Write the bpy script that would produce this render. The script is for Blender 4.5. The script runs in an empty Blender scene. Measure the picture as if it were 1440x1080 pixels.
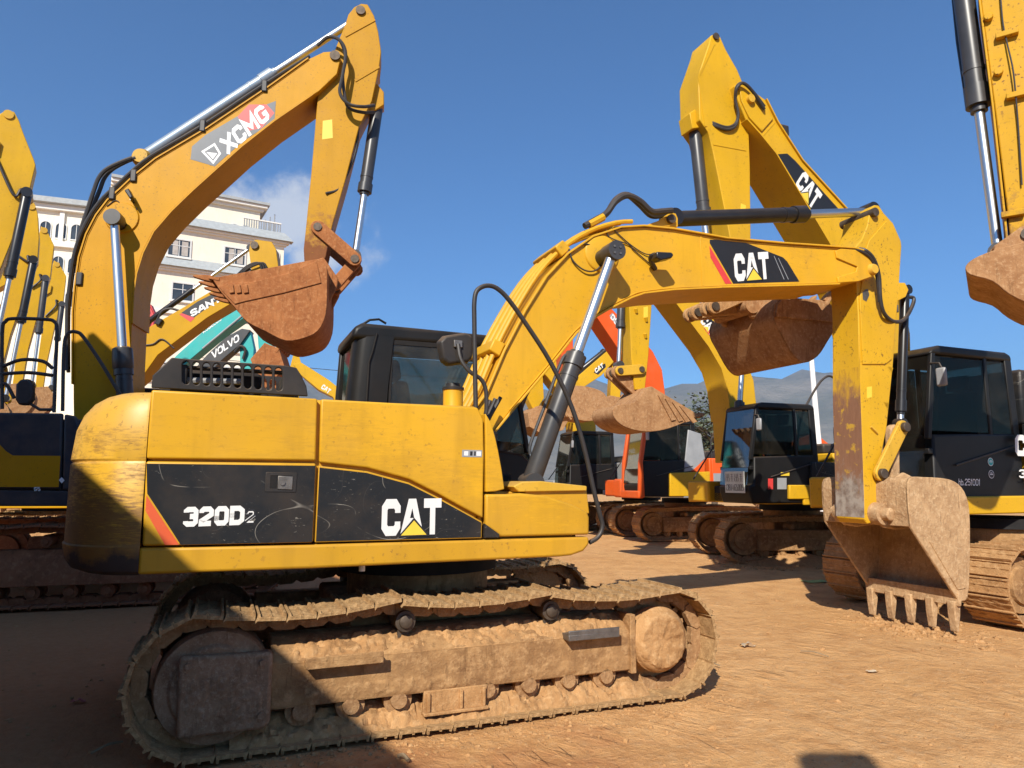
import bpy, bmesh, math, random
from math import sin, cos, tan, pi, radians, hypot, atan2, sqrt
from mathutils import Vector, Matrix
random.seed(7)
S = bpy.context.scene
COL = S.collection
# ---------------------------------------------------------------- camera
FPX, PITCH, CAMH = 1001.0, radians(7.83), 1.715
cam = bpy.data.cameras.new('camera'); co = bpy.data.objects.new('camera', cam); COL.objects.link(co)
co.location = (0, 0, CAMH); co.rotation_euler = (pi/2 + PITCH, 0, 0)
cam.sensor_fit = 'HORIZONTAL'; cam.sensor_width = 36.0; cam.lens = 36.0*FPX/1440.0
cam.clip_start = 0.05; cam.clip_end = 20000
S.camera = co
# ---------------------------------------------------------------- sky and sun
SUN_EL, SUN_AZ = radians(36.5), radians(15)      # light travels to +y, turned SUN_AZ towards +x
w = bpy.data.worlds.new('World'); S.world = w; w.use_nodes = True
wn, wl = w.node_tree.nodes, w.node_tree.links
wn.clear()
sky = wn.new('ShaderNodeTexSky'); sky.sky_type = 'NISHITA'; sky.sun_disc = False
sky.sun_elevation = SUN_EL; sky.sun_rotation = pi + SUN_AZ
sky.altitude = 1900; sky.air_density = 1.15; sky.dust_density = 0.25; sky.ozone_density = 4.0
bg = wn.new('ShaderNodeBackground'); bg.inputs[1].default_value = 0.092
wo = wn.new('ShaderNodeOutputWorld')
# one small white cloud low over the buildings
tcw = wn.new('ShaderNodeTexCoord'); nzw = wn.new('ShaderNodeTexNoise'); nzw.inputs['Scale'].default_value = 14; nzw.inputs['Detail'].default_value = 8; nzw.inputs['Roughness'].default_value = .62
wl.new(tcw.outputs['Generated'], nzw.inputs['Vector'])
def wmath(op, a, b):
    m = wn.new('ShaderNodeMath'); m.operation = op
    for i, v in enumerate((a, b)):
        if isinstance(v, (int, float)): m.inputs[i].default_value = v
        else: wl.new(v, m.inputs[i])
    return m.outputs[0]
def wlobe(px, py, rx, ry):
    x = (px-720)/FPX; y = (540-py)/FPX
    d = Vector((x, cos(PITCH)-y*sin(PITCH), sin(PITCH)+y*cos(PITCH))).normalized()
    s_ = wn.new('ShaderNodeVectorMath'); s_.operation = 'SUBTRACT'; wl.new(tcw.outputs['Generated'], s_.inputs[0]); s_.inputs[1].default_value = d
    k_ = wn.new('ShaderNodeVectorMath'); k_.operation = 'MULTIPLY'; wl.new(s_.outputs[0], k_.inputs[0]); k_.inputs[1].default_value = (1/rx, 1/rx, 1/ry)
    l_ = wn.new('ShaderNodeVectorMath'); l_.operation = 'LENGTH'; wl.new(k_.outputs[0], l_.inputs[0]); return wmath('SUBTRACT', 1.0, l_.outputs['Value'])
lobe = wmath('MAXIMUM', wmath('MAXIMUM', wlobe(400, 312, .12, .075), wlobe(330, 292, .07, .035)), wlobe(450, 360, .075, .05))
dens = wmath('ADD', lobe, wmath('MULTIPLY', wmath('SUBTRACT', nzw.outputs[0], .5), 2.2))
rw_ = wn.new('ShaderNodeMapRange'); rw_.interpolation_type = 'SMOOTHSTEP'; rw_.inputs[1].default_value = .12; rw_.inputs[2].default_value = .85; rw_.inputs[4].default_value = .8; wl.new(dens, rw_.inputs[0])
mxw = wn.new('ShaderNodeMix'); mxw.data_type = 'RGBA'; wl.new(rw_.outputs[0], mxw.inputs[0]); tin = wn.new('ShaderNodeMix'); tin.data_type = 'RGBA'; tin.blend_type = 'MULTIPLY'; tin.inputs[0].default_value = 1.0; tin.inputs[7].default_value = (.60, .96, 1.24, 1); wl.new(sky.outputs[0], tin.inputs[6]); wl.new(tin.outputs[2], mxw.inputs[6]); mxw.inputs[7].default_value = (6.6, 6.8, 7.2, 1)
wl.new(mxw.outputs[2], bg.inputs[0]); wl.new(bg.outputs[0], wo.inputs[0])
sun = bpy.data.lights.new('sun', 'SUN'); sun.energy = 5.0; sun.angle = radians(0.5); sun.color = (1.0, 0.94, 0.83)
so = bpy.data.objects.new('sun', sun); COL.objects.link(so)
so.rotation_euler = Vector((sin(SUN_AZ)*cos(SUN_EL), cos(SUN_AZ)*cos(SUN_EL), -sin(SUN_EL))).to_track_quat('-Z', 'Y').to_euler()
so.location = (-10, -30, 30)
S.view_settings.view_transform = 'Standard'; S.view_settings.look = 'None'
S.view_settings.exposure = 0.40; S.view_settings.gamma = 1.0; S.view_settings.use_curve_mapping = False
S.render.engine = 'CYCLES'
S.cycles.use_denoising = True; S.cycles.max_bounces = 6; S.cycles.diffuse_bounces = 3; S.cycles.glossy_bounces = 3
S.cycles.transparent_max_bounces = 12; S.cycles.transmission_bounces = 4; S.cycles.volume_bounces = 0
S.cycles.caustics_reflective = False; S.cycles.caustics_refractive = False
S.cycles.sample_clamp_indirect = 6

# ---------------------------------------------------------------- pixels to places
CAM = Vector((0, 0, CAMH))
def ray(px, py):
    x = (px-720)/FPX; y = (540-py)/FPX
    return Vector((x, cos(PITCH)-y*sin(PITCH), sin(PITCH)+y*cos(PITCH)))
def gpt(px, py, z=0.0):
    d = ray(px, py); return CAM + d*((z-CAMH)/d.z)
def at_y(px, py, y):
    d = ray(px, py); return CAM + d*(y/d.y)
class Fr:
    """a machine's own axes: u forward, v to its left, z up"""
    def __init__(s, O, deg):
        s.O = Vector((O[0], O[1], 0.0)); s.a = radians(deg)
        s.f = Vector((cos(s.a), sin(s.a), 0)); s.l = Vector((-sin(s.a), cos(s.a), 0))
    def uz(s, px, py, v):
        d = ray(px, py); t = (s.O + s.l*v - CAM).dot(s.l)/d.dot(s.l); p = CAM + d*t
        return ((p-s.O).dot(s.f), p.z)
    def pl(s, v, pts): return [s.uz(x, y, v) for x, y in pts]
    def uvz(s, px, py, v):
        u, z = s.uz(px, py, v); return (u, v, z)

# ---------------------------------------------------------------- mesh helpers
def sm(pts, n=4, closed=False):
    """Catmull-Rom through the points"""
    P = [Vector(p) for p in pts]; out = []; N = len(P)
    rng = range(N if closed else N-1)
    for i in rng:
        p0 = P[(i-1) % N] if closed or i > 0 else P[0]*2-P[1]
        p1 = P[i]; p2 = P[(i+1) % N]
        p3 = P[(i+2) % N] if closed or i+2 < N else P[-1]*2-P[-2]
        for k in range(n):
            t = k/n
            out.append(0.5*((2*p1)+(p2-p0)*t+(2*p0-5*p1+4*p2-p3)*t*t+(3*p1-p0-3*p2+p3)*t**3))
    if not closed: out.append(P[-1])
    return [tuple(p) for p in out]
def offset_poly(pts, d):
    """shift an open polyline sideways with mitres"""
    n = len(pts); out = []
    for i in range(n):
        def nrm(a, b):
            x, y = b[0]-a[0], b[1]-a[1]; L = hypot(x, y) or 1e-9
            return (-y/L, x/L)
        if i == 0: m = nrm(pts[0], pts[1])
        elif i == n-1: m = nrm(pts[-2], pts[-1])
        else:
            a = nrm(pts[i-1], pts[i]); b = nrm(pts[i], pts[i+1])
            x, y = a[0]+b[0], a[1]+b[1]; L2 = x*x+y*y
            k = 2/max(L2, 0.5); m = (x*k, y*k)
        out.append((pts[i][0]+m[0]*d, pts[i][1]+m[1]*d))
    return out
class MB:
    def __init__(s): s.v = []; s.f = []
    def add(s, vs, fs):
        b = len(s.v); s.v += [tuple(x) for x in vs]; s.f += [tuple(b+i for i in f) for f in fs]; return s
    def prism(s, uz, v0, v1):
        n = len(uz)
        vs = [(u, v0, z) for u, z in uz] + [(u, v1, z) for u, z in uz]
        fs = [tuple(range(n)), tuple(range(2*n-1, n-1, -1))] + [(i, i+n, (i+1) % n+n, (i+1) % n) for i in range(n)]
        return s.add(vs, fs)
    def prism2(s, a, b, v0, v1):
        """two outlines with the same count, at v0 and v1"""
        n = len(a)
        vs = [(u, v0, z) for u, z in a] + [(u, v1, z) for u, z in b]
        fs = [tuple(range(n)), tuple(range(2*n-1, n-1, -1))] + [(i, i+n, (i+1) % n+n, (i+1) % n) for i in range(n)]
        return s.add(vs, fs)
    def box(s, u0, u1, v0, v1, z0, z1):
        return s.prism([(u0, z0), (u1, z0), (u1, z1), (u0, z1)], v0, v1)
    def strip(s, pl, v0, v1, th):
        """a plate of thickness th that follows a polyline in the u-z plane"""
        o = offset_poly(pl, th); n = len(pl)
        vs = []
        for (a, b) in zip(pl, o): vs += [(a[0], v0, a[1]), (a[0], v1, a[1]), (b[0], v1, b[1]), (b[0], v0, b[1])]
        fs = [(0, 1, 2, 3)[::-1], tuple(4*(n-1)+k for k in (0, 1, 2, 3))]
        for i in range(n-1):
            for k in range(4):
                a = 4*i+k; b = 4*i+(k+1) % 4
                fs.append((a, b, b+4, a+4))
        return s.add(vs, fs)
    def tube(s, pts, r, n=8, cap=True):
        P = [Vector(p) for p in pts]; T = []
        for i in range(len(P)):
            a = P[max(i-1, 0)]; b = P[min(i+1, len(P)-1)]; T.append((b-a).normalized())
        up = Vector((0, 0, 1)) if abs(T[0].z) < 0.9 else Vector((1, 0, 0))
        N = (up - T[0]*up.dot(T[0])).normalized(); vs = []
        rr = r if isinstance(r, (list, tuple)) else [r]*len(P)
        for i, p in enumerate(P):
            N = (N - T[i]*N.dot(T[i])).normalized(); B = T[i].cross(N)
            for k in range(n):
                a = 2*pi*k/n; vs.append(p + (N*cos(a)+B*sin(a))*rr[i])
        fs = []
        for i in range(len(P)-1):
            for k in range(n):
                a = i*n+k; b = i*n+(k+1) % n; fs.append((a, b, b+n, a+n))
        if cap: fs += [tuple(range(n))[::-1], tuple(range((len(P)-1)*n, len(P)*n))]
        return s.add(vs, fs)
    def cyl(s, p0, p1, r0, r1=None, n=20):
        return s.tube([p0, p1], [r0, r0 if r1 is None else r1], n)
    def turned(s, p0, p1, prof, n=24):
        """a lathe piece between two points; prof = [(t along 0..1, radius)]"""
        a = Vector(p0); d = Vector(p1)-a
        P = [a+d*t for t, r in prof]
        t = d.normalized(); up = Vector((0, 0, 1)) if abs(t.z) < .9 else Vector((1, 0, 0))
        N = (up-t*up.dot(t)).normalized(); B = t.cross(N); vs = []
        for p, (q, r) in zip(P, prof):
            for k in range(n):
                an = 2*pi*k/n; vs.append(p+(N*cos(an)+B*sin(an))*r)
        fs = [tuple(range(n))[::-1], tuple(range((len(P)-1)*n, len(P)*n))]
        for i in range(len(P)-1):
            for k in range(n):
                x = i*n+k; y = i*n+(k+1) % n; fs.append((x, y, y+n, x+n))
        return s.add(vs, fs)
    def loft(s, rings, cap=True, closed=True):
        n = len(rings[0]); vs = [p for r in rings for p in r]; fs = []
        for i in range(len(rings)-1):
            for k in range(n if closed else n-1):
                a = i*n+k; b = i*n+(k+1) % n; fs.append((a, b, b+n, a+n))
        if cap: fs += [tuple(range(n))[::-1], tuple(range((len(rings)-1)*n, len(rings)*n))]
        return s.add(vs, fs)
    def plate(s, outer, holes, v0, v1):
        """flat plate with holes in the u-z plane"""
        bm = bmesh.new(); loops = []
        for lp in [outer]+holes:
            vs = [bm.verts.new((u, 0, z)) for u, z in lp]; loops.append(vs)
            for i in range(len(vs)): bm.edges.new((vs[i], vs[(i+1) % len(vs)]))
        bmesh.ops.triangle_fill(bm, use_beauty=True, use_dissolve=False, edges=bm.edges[:])
        bm.verts.index_update(); n = len(bm.verts)
        vs = [(v.co.x, v0, v.co.z) for v in bm.verts]+[(v.co.x, v1, v.co.z) for v in bm.verts]
        fs = []
        for f in bm.faces:
            ix = [v.index for v in f.verts]; fs += [tuple(ix), tuple(i+n for i in ix[::-1])]
        for lp in loops:
            ix = [v.index for v in lp]
            for i in range(len(ix)): a, b = ix[i], ix[(i+1) % len(ix)]; fs.append((a, b, b+n, a+n))
        bm.free(); return s.add(vs, fs)
    def mesh(s, name, mat, smooth=40):
        me = bpy.data.meshes.new(name); me.from_pydata(s.v, [], s.f); me.validate()
        bm = bmesh.new(); bm.from_mesh(me); bmesh.ops.recalc_face_normals(bm, faces=bm.faces[:]); bm.to_mesh(me); bm.free()
        me.materials.append(mat)
        if smooth:
            me.polygons.foreach_set('use_smooth', [True]*len(me.polygons)); me.set_sharp_from_angle(angle=radians(smooth))
        return me
    def build(s, name, mat, parent=None, bevel=0.0, smooth=40, seg=2):
        o = bpy.data.objects.new(name, s.mesh(name, mat, smooth)); COL.objects.link(o)
        if parent: o.parent = parent
        if bevel:
            m = o.modifiers.new('bevel', 'BEVEL'); m.width = bevel; m.segments = seg; m.limit_method = 'ANGLE'; m.angle_limit = radians(38); m.harden_normals = False
        return o
def inst(o, name, parent, M):
    c = bpy.data.objects.new(name, o if isinstance(o, bpy.types.Mesh) else o.data); COL.objects.link(c)
    c.parent = parent; c.matrix_local = M; return c
def tag(o, label=None, cat=None, group=None, kind=None):
    for k, v in (('label', label), ('category', cat), ('group', group), ('kind', kind)):
        if v: o[k] = v
    return o
def empty(name, fr, z=0.0):
    o = bpy.data.objects.new(name, None); COL.objects.link(o); o.empty_display_size = .3
    o.location = (fr.O.x, fr.O.y, z); o.rotation_euler = (0, 0, fr.a); return o
def rnd(a, b): return a+(b-a)*random.random()
# ---------------------------------------------------------------- materials (procedural)
class NT:
    def __init__(s, name):
        s.m = bpy.data.materials.new(name); s.m.use_nodes = True; s.t = s.m.node_tree; s.n = s.t.nodes; s.n.clear()
        s.out = s.n.new('ShaderNodeOutputMaterial'); s.b = s.n.new('ShaderNodeBsdfPrincipled')
        s.L(s.b.outputs[0], s.out.inputs[0]); s.tc = s.n.new('ShaderNodeTexCoord')
    def L(s, a, b): s.t.links.new(a, b)
    def noise(s, scale, det=4, rough=.55, sc=(1, 1, 1), dist=0.0, off=(0, 0, 0)):
        mp = s.n.new('ShaderNodeMapping'); mp.inputs['Scale'].default_value = sc; mp.inputs['Location'].default_value = off; s.L(s.tc.outputs['Object'], mp.inputs[0])
        t = s.n.new('ShaderNodeTexNoise'); t.inputs['Scale'].default_value = scale; t.inputs['Detail'].default_value = det
        t.inputs['Roughness'].default_value = rough; t.inputs['Distortion'].default_value = dist; s.L(mp.outputs[0], t.inputs[0]); return t.outputs[0]
    def ramp(s, f, stops):
        r = s.n.new('ShaderNodeValToRGB'); e = r.color_ramp.elements
        while len(e) < len(stops): e.new(.5)
        for x, (p, c) in zip(e, stops):
            x.position = p; x.color = (c, c, c, 1) if isinstance(c, (int, float)) else (*c, 1)
        s.L(f, r.inputs[0]); return r.outputs[0]
    def mix(s, f, a, b, mode='MIX'):
        m = s.n.new('ShaderNodeMix'); m.data_type = 'RGBA'; m.blend_type = mode
        for k, v in ((0, f), (6, a), (7, b)):
            if isinstance(v, (int, float)): m.inputs[k].default_value = v
            elif isinstance(v, tuple): m.inputs[k].default_value = (*v, 1)
            else: s.L(v, m.inputs[k])
        return m.outputs[2]
    def math(s, op, a, b=0.0, c=None):
        m = s.n.new('ShaderNodeMath'); m.operation = op; m.use_clamp = op in ('MULTIPLY', 'ADD') and c is True
        for k, v in ((0, a), (1, b)):
            if isinstance(v, (int, float)): m.inputs[k].default_value = v
            else: s.L(v, m.inputs[k])
        return m.outputs[0]
    def geo(s, what):
        g = s.n.new('ShaderNodeNewGeometry'); return g.outputs[what]
    def sep(s, vec, i):
        x = s.n.new('ShaderNodeSeparateXYZ'); s.L(vec, x.inputs[0]); return x.outputs[i]
    def bump(s, h, strength=.3, dist=.01):
        b = s.n.new('ShaderNodeBump'); b.inputs['Strength'].default_value = strength; b.inputs['Distance'].default_value = dist
        s.L(h, b.inputs['Height']); s.L(b.outputs[0], s.b.inputs['Normal'])
    def set(s, **k):
        for n, v in k.items():
            n = n.replace('_', ' ').title() if n != 'ior' else 'IOR'
            i = s.b.inputs[n]
            if isinstance(v, (int, float)): i.default_value = v
            elif isinstance(v, tuple): i.default_value = (*v, 1)
            else: s.L(v, i)
        return s
DUST = (0.40, 0.25, 0.13)
def paint(name, base, dust=.35, chips=.0, rough=.42, streak=.25, chipcol=(.10, .045, .02), mud=None, scr=0.0, scrcol=(.55, .5, .42), var=.12, grime=0.0):
    k = NT(name)
    big = k.noise(.9, 5); col = k.mix(k.ramp(big, [(.3, 0), (.7, 1)]), tuple(c*(1-var) for c in base), tuple(min(1, c*(1+var*.6)) for c in base))
    st = k.noise(3.0, 4, .6, sc=(1.6, 1.6, .22)); col = k.mix(k.math('MULTIPLY', k.ramp(st, [(.5, 0), (.75, 1)]), streak), col, tuple(c*.62 for c in base))
    nz = k.sep(k.geo('Normal'), 2)
    up = k.ramp(nz, [(.35, 0), (.8, 1)]); dn = k.noise(5, 6, .65)
    dm = k.math('ADD', k.math('MULTIPLY', up, k.math('MULTIPLY', k.ramp(dn, [(.3, .35), (.65, 1)]), .75)), k.math('MULTIPLY', k.ramp(k.noise(2.2, 6, .62), [(.45, 0), (.75, 1)]), .55))
    dm = k.math('MULTIPLY', dm, dust)
    col = k.mix(dm, col, DUST)
    r = k.math('ADD', k.math('MULTIPLY', dm, .35), k.ramp(dn, [(.2, rough*.85), (.8, rough*1.15)]))
    if chips:
        c1 = k.noise(26, 4, .6); c2 = k.noise(2.6, 3, .5)
        cm = k.math('MULTIPLY', k.ramp(c1, [(.60, 0), (.66, 1)]), k.ramp(c2, [(.5-.25*chips, 0), (.72, 1)]))
        cm = k.math('MULTIPLY', cm, min(1, chips*1.4)); col = k.mix(cm, col, chipcol)
    if scr:
        a = k.noise(2.3, 0, .4, sc=(.8, 1, 1.6), off=(1, 3, 2)); b = k.noise(2.6, 3)
        line = k.ramp(a, [(.4982, 0), (.5, 1), (.5018, 0)])
        a2 = k.noise(3.1, 0, .4, sc=(1.2, 1, 1.0), off=(4, 2, 7)); line2 = k.ramp(a2, [(.5286, 0), (.53, .8), (.5314, 0)])
        a3 = k.noise(22, 3, .6, sc=(1, 1, 3.5), dist=.6, off=(9, 2, 1)); line2 = k.math('MAXIMUM', line2, k.ramp(a3, [(.66, 0), (.70, .55)]))
        line = k.math('MULTIPLY', k.math('MAXIMUM', line, line2), k.ramp(b, [(.46, .0), (.6, 1)])); col = k.mix(k.math('MULTIPLY', line, scr), col, scrcol)
    if grime:
        g1 = k.noise(3.0, 7, .7, sc=(1, 1, 3.2)); g2 = k.noise(13, 6, .7, sc=(1, 1, 7)); g3 = k.noise(1.3, 3)
        z = k.sep(k.tc.outputs['Object'], 2); mr = k.n.new('ShaderNodeMapRange'); mr.inputs[1].default_value = 2.25; mr.inputs[2].default_value = 1.25; mr.inputs[3].default_value = .12; mr.inputs[4].default_value = .40; k.L(z, mr.inputs[0])
        gm = k.math('ADD', k.math('ADD', k.math('MULTIPLY', g1, .55), k.math('MULTIPLY', g2, .45)), k.math('ADD', mr.outputs[0], k.math('MULTIPLY', g3, .35)))
        gm = k.math('MULTIPLY', k.ramp(gm, [(.83, 0), (.98, 1)]), grime)
        col = k.mix(gm, col, k.mix(g2, (.30, .13, .03), (.07, .04, .02))); r = k.math('ADD', r, k.math('MULTIPLY', gm, .25))
    if mud:
        z0, z1, mc = mud
        z = k.sep(k.tc.outputs['Object'], 2); mr = k.n.new('ShaderNodeMapRange'); mr.inputs[1].default_value = z1; mr.inputs[2].default_value = z0; k.L(z, mr.inputs[0])
        mm = k.ramp(k.math('ADD', k.math('MULTIPLY', mr.outputs[0], .75), k.math('MULTIPLY', k.noise(4.5, 7, .7), .6)), [(.62, 0), (.74, 1)])
        col = k.mix(mm, col, k.mix(k.noise(9, 5), tuple(c*.6 for c in mc), mc)); r = k.math('MAXIMUM', r, k.math('MULTIPLY', mm, .9))
    k.set(base_color=col, roughness=r)
    h = k.math('ADD', k.math('MULTIPLY', k.noise(1.3, 2), 1.0), k.math('MULTIPLY', dn, .012)); k.bump(h, .28, .016)
    return k.m
def plain(name, base, rough=.5, metal=0.0, var=.15, bump=.0, scale=8, dust=.0, bd=.004):
    k = NT(name); n = k.noise(scale, 5, .6)
    col = k.mix(k.ramp(n, [(.3, 0), (.7, 1)]), tuple(c*(1-var) for c in base), tuple(min(1, c*(1+var)) for c in base))
    if dust:
        nz = k.ramp(k.sep(k.geo('Normal'), 2), [(.2, .15), (.75, 1)])
        col = k.mix(k.math('MULTIPLY', k.math('MULTIPLY', nz, k.ramp(k.noise(4, 6, .65), [(.3, .2), (.65, 1)])), dust), col, DUST)
    k.set(base_color=col, roughness=rough, metallic=metal)
    if bump: k.bump(k.noise(scale*2.5, 6, .65), bump, bd)
    return k.m
def mudmat(name, c1, c2, c3, scale=3.0, bump=.8, bd=.03, rough=.95):
    k = NT(name); a = k.noise(scale, 7, .65, dist=.4); b = k.noise(scale*5, 6, .7)
    col = k.mix(k.ramp(a, [(.35, 0), (.65, 1)]), c1, c2); col = k.mix(k.ramp(b, [(.5, 0), (.72, 1)]), col, c3)
    sc_ = k.noise(scale*4, 5, .7, sc=(1.6, 1.6, .25), off=(3, 1, 5)); col = k.mix(k.math('MULTIPLY', k.ramp(sc_, [(.56, 0), (.7, 1)]), .55), col, tuple(x*.45 for x in c2))
    k.set(base_color=col, roughness=rough); k.b.inputs['Specular IOR Level'].default_value = .2
    h = k.math('ADD', k.math('MULTIPLY', a, .6), k.math('ADD', k.math('MULTIPLY', b, .35), k.math('MULTIPLY', k.noise(scale*16, 4, .7), .12)))
    k.bump(h, bump, bd); return k.m
def glass(name, tint, mixin=.5, haze=.12):
    k = NT(name); k.n.remove(k.b)
    tr = k.n.new('ShaderNodeBsdfTransparent'); tr.inputs[0].default_value = (*tint, 1)
    gl = k.n.new('ShaderNodeBsdfGlossy'); gl.inputs['Roughness'].default_value = .04; gl.inputs[0].default_value = (.9, .95, .95, 1)
    df = k.n.new('ShaderNodeBsdfDiffuse'); df.inputs[0].default_value = (.42, .36, .28, 1)
    fr = k.n.new('ShaderNodeFresnel'); fr.inputs[0].default_value = 1.5
    m1 = k.n.new('ShaderNodeMixShader'); m2 = k.n.new('ShaderNodeMixShader')
    k.L(k.math('MULTIPLY', fr.outputs[0], mixin), m1.inputs[0]); k.L(tr.outputs[0], m1.inputs[1]); k.L(gl.outputs[0], m1.inputs[2])
    k.L(k.math('MULTIPLY', k.ramp(k.noise(3, 6, .65), [(.35, .25), (.75, 1)]), haze), m2.inputs[0]); k.L(m1.outputs[0], m2.inputs[1]); k.L(df.outputs[0], m2.inputs[2])
    k.L(m2.outputs[0], k.out.inputs[0]); return k.m
CAT = (.66, .35, .014)
M = dict(
 cat=paint('machine_yellow', CAT, .20, .42, .42, streak=.45, chipcol=(.22, .10, .03), grime=.2),
 catw=paint('machine_yellow_worn', (.65, .375, .035), .45, .75, .5, streak=.5),
 catcw=paint('counterweight_yellow', (.67, .37, .03), .42, .9, .42, streak=.4, chipcol=(.05, .03, .02), scr=.6, scrcol=(.10, .05, .02), mud=(1.02, 1.50, (.07, .047, .033)), grime=.85),
 catbg=paint('machine_yellow_background', (.63, .355, .012), .18, .4, .45),
 catstick=paint('machine_yellow_stick', (.63, .36, .014), .2, .8, .45, chipcol=(.13, .055, .02)),
 stickrust=paint('stick_scraped_inner_face', (.66, .36, .04), .45, .9, .55, mud=(2.0, 4.2, (.15, .065, .035))),
 scraped=None,
 black=paint('black_panel', (.018, .019, .021), .14, .15, .38, streak=.1, chipcol=(.25, .2, .13), scr=.85),
 blackpl=plain('black_plastic', (.022, .023, .025), .45, 0, .2, .15, 6, .35),
 cabblk=plain('cab_black', (.009, .010, .011), .42, 0, .2, 0, 3, .12),
 hose=plain('hose_rubber', (.02, .02, .021), .5, 0, .2, .1, 20, .3),
 cyl=plain('cylinder_grey', (.035, .037, .04), .38, 0, .2, 0, 5, .3),
 cylblk=plain('cylinder_black', (.012, .012, .013), .32, 0, .2, 0, 5, .12),
 rod=plain('chrome_rod', (.60, .62, .63), .36, 1.0, .04, 0, 3),
 steel=plain('dull_steel', (.22, .20, .18), .5, .8, .3, .3, 12),
 pin=plain('pin_steel', (.10, .075, .055), .6, .5, .35, .4, 14),
 dark=plain('dark_machinery', (.012, .012, .013), .7, 0, .3, .2, 8, .1),
 mud=mudmat('dry_mud', (.50, .28, .12), (.35, .185, .075), (.58, .355, .17), 4, .95, .035),
 mudtrk=mudmat('muddy_steel_shoe', (.44, .255, .12), (.28, .15, .068), (.52, .33, .17), 6, .95, .03),
 mudshoe=mudmat('shoe_top_mud', (.54, .335, .155), (.29, .165, .07), (.63, .41, .20), 9, .95, .035),
 mudfrm=mudmat('muddy_track_frame', (.43, .245, .105), (.22, .115, .05), (.53, .32, .15), 3.0, .95, .035),
 mudbkt=mudmat('muddy_bucket', (.54, .35, .185), (.37, .22, .11), (.64, .45, .26), 5.0, 1.0, .035),
 rustbkt=mudmat('rusty_clay_bucket', (.40, .155, .055), (.27, .095, .034), (.48, .22, .09), 3.5, .6, .02),
 clay=mudmat('red_clay_mud', (.30, .125, .058), (.20, .08, .038), (.38, .18, .09), 3, .7, .02),
 greymud=mudmat('grey_mud_plate', (.36, .22, .125), (.23, .13, .07), (.46, .31, .19), 6, .9, .02),
 white=plain('white_print', (.80, .79, .76), .5, 0, .05), 
 whitew=paint('white_print_worn', (.78, .77, .74), .12, .18, .5, streak=.1, chipcol=(.03, .03, .03)),
 red=plain('red_print', (.62, .05, .045), .45, 0, .1),
 redw=paint('red_stripe_worn', (.66, .10, .03), .2, .9, .5, chipcol=(.62, .36, .05)),
 yelprint=plain('yellow_print', (.80, .56, .05), .5, 0, .05),
 blackprint=plain('black_print', (.015, .015, .017), .45, 0, .1),
 glass=glass('cab_glass', (.52, .58, .55), .5, .10),
 glassd=glass('cab_glass_dark', (.20, .25, .23), .22, .05),
 lamp=plain('lamp_lens', (.65, .65, .62), .2, .2, .05),
 xcmg=paint('orange_yellow', (.56, .27, .004), .08, .55, .45, chipcol=(.12, .06, .03)),
 xrust=paint('orange_yellow_rusty', (.49, .24, .004), .15, 1.0, .5, chipcol=(.20, .07, .03), mud=(4.6, 7.6, (.27, .105, .042))),
 navy=paint('navy_panel', (.040, .043, .052), .3, .1, .35),
 xgrey=plain('decal_grey', (.075, .085, .10), .4, 0, .1),
 pipe=plain('grey_blue_pipe', (.30, .36, .42), .35, .3, .1, 0, 3, .1),
 orange=paint('orange_paint', (.72, .10, .015), .25, .2, .4),
 teal=paint('teal_paint', (.045, .42, .40), .2, .1, .4),
 sany=paint('bright_yellow', (.54, .29, .005), .08, .1, .4),
 volvo=paint('dark_grey_paint', (.07, .075, .08), .2, .1, .45),
 volvoy=paint('dull_yellow', (.72, .42, .06), .25, .2, .45),
 greyp=plain('light_grey_panel', (.30, .31, .32), .45, 0, .1, 0, 4, .2),
 chairm=plain('seat_fabric', (.02, .02, .022), .8, 0, .2, .2, 30),
 paper=plain('paper_notice', (.62, .66, .60), .7, 0, .08),
)

def scraped_face():
    """inner face of the stick: yellow at the top, rust brown below, bare steel at the end"""
    k = NT('scraped_inner_face'); z = k.sep(k.tc.outputs['Object'], 2)
    n1 = k.noise(5, 7, .7, sc=(1, 1, .45)); n2 = k.noise(22, 6, .7, sc=(1, 1.6, .3)); n3 = k.noise(9, 5)
    def below(zz, wd, nn):
        m = k.n.new('ShaderNodeMapRange'); m.inputs[1].default_value = zz+wd; m.inputs[2].default_value = zz-wd; k.L(k.math('ADD', z, k.math('MULTIPLY', k.math('SUBTRACT', nn, .5), 1.5)), m.inputs[0]); return m.outputs[0]
    col = k.mix(k.ramp(n2, [(.5, 0), (.7, 1)]), (.60, .34, .012), (.36, .17, .02))
    brown = k.mix(n2, (.16, .07, .035), (.30, .15, .08)); brown = k.mix(k.ramp(n3, [(.58, 0), (.66, 1)]), brown, (.50, .29, .03))
    col = k.mix(below(2.75, .18, n1), col, brown)
    steel = k.mix(k.ramp(n3, [(.42, 0), (.62, 1)]), (.33, .28, .23), (.17, .12, .09))
    col = k.mix(below(1.78, .12, n1), col, steel)
    k.set(base_color=col, roughness=.7); k.bump(n2, .5, .006); return k.m
M['scraped'] = scraped_face()

for n_ in ('cabblk', 'black', 'blackpl', 'navy', 'volvo', 'dark'):
    for nd in M[n_].node_tree.nodes:
        if nd.type == 'BSDF_PRINCIPLED': nd.inputs['Specular IOR Level'].default_value = .22
for n_, sp_, rg_ in (('xcmg', .18, .6), ('xrust', .18, .6), ('sany', .2, .6), ('catbg', .25, .55), ('cat', .35, .5), ('catstick', .25, .55), ('catw', .25, .55), ('orange', .25, .5), ('teal', .25, .5)):
    for nd in M[n_].node_tree.nodes:
        if nd.type == 'BSDF_PRINCIPLED': nd.inputs['Specular IOR Level'].default_value = sp_
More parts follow.
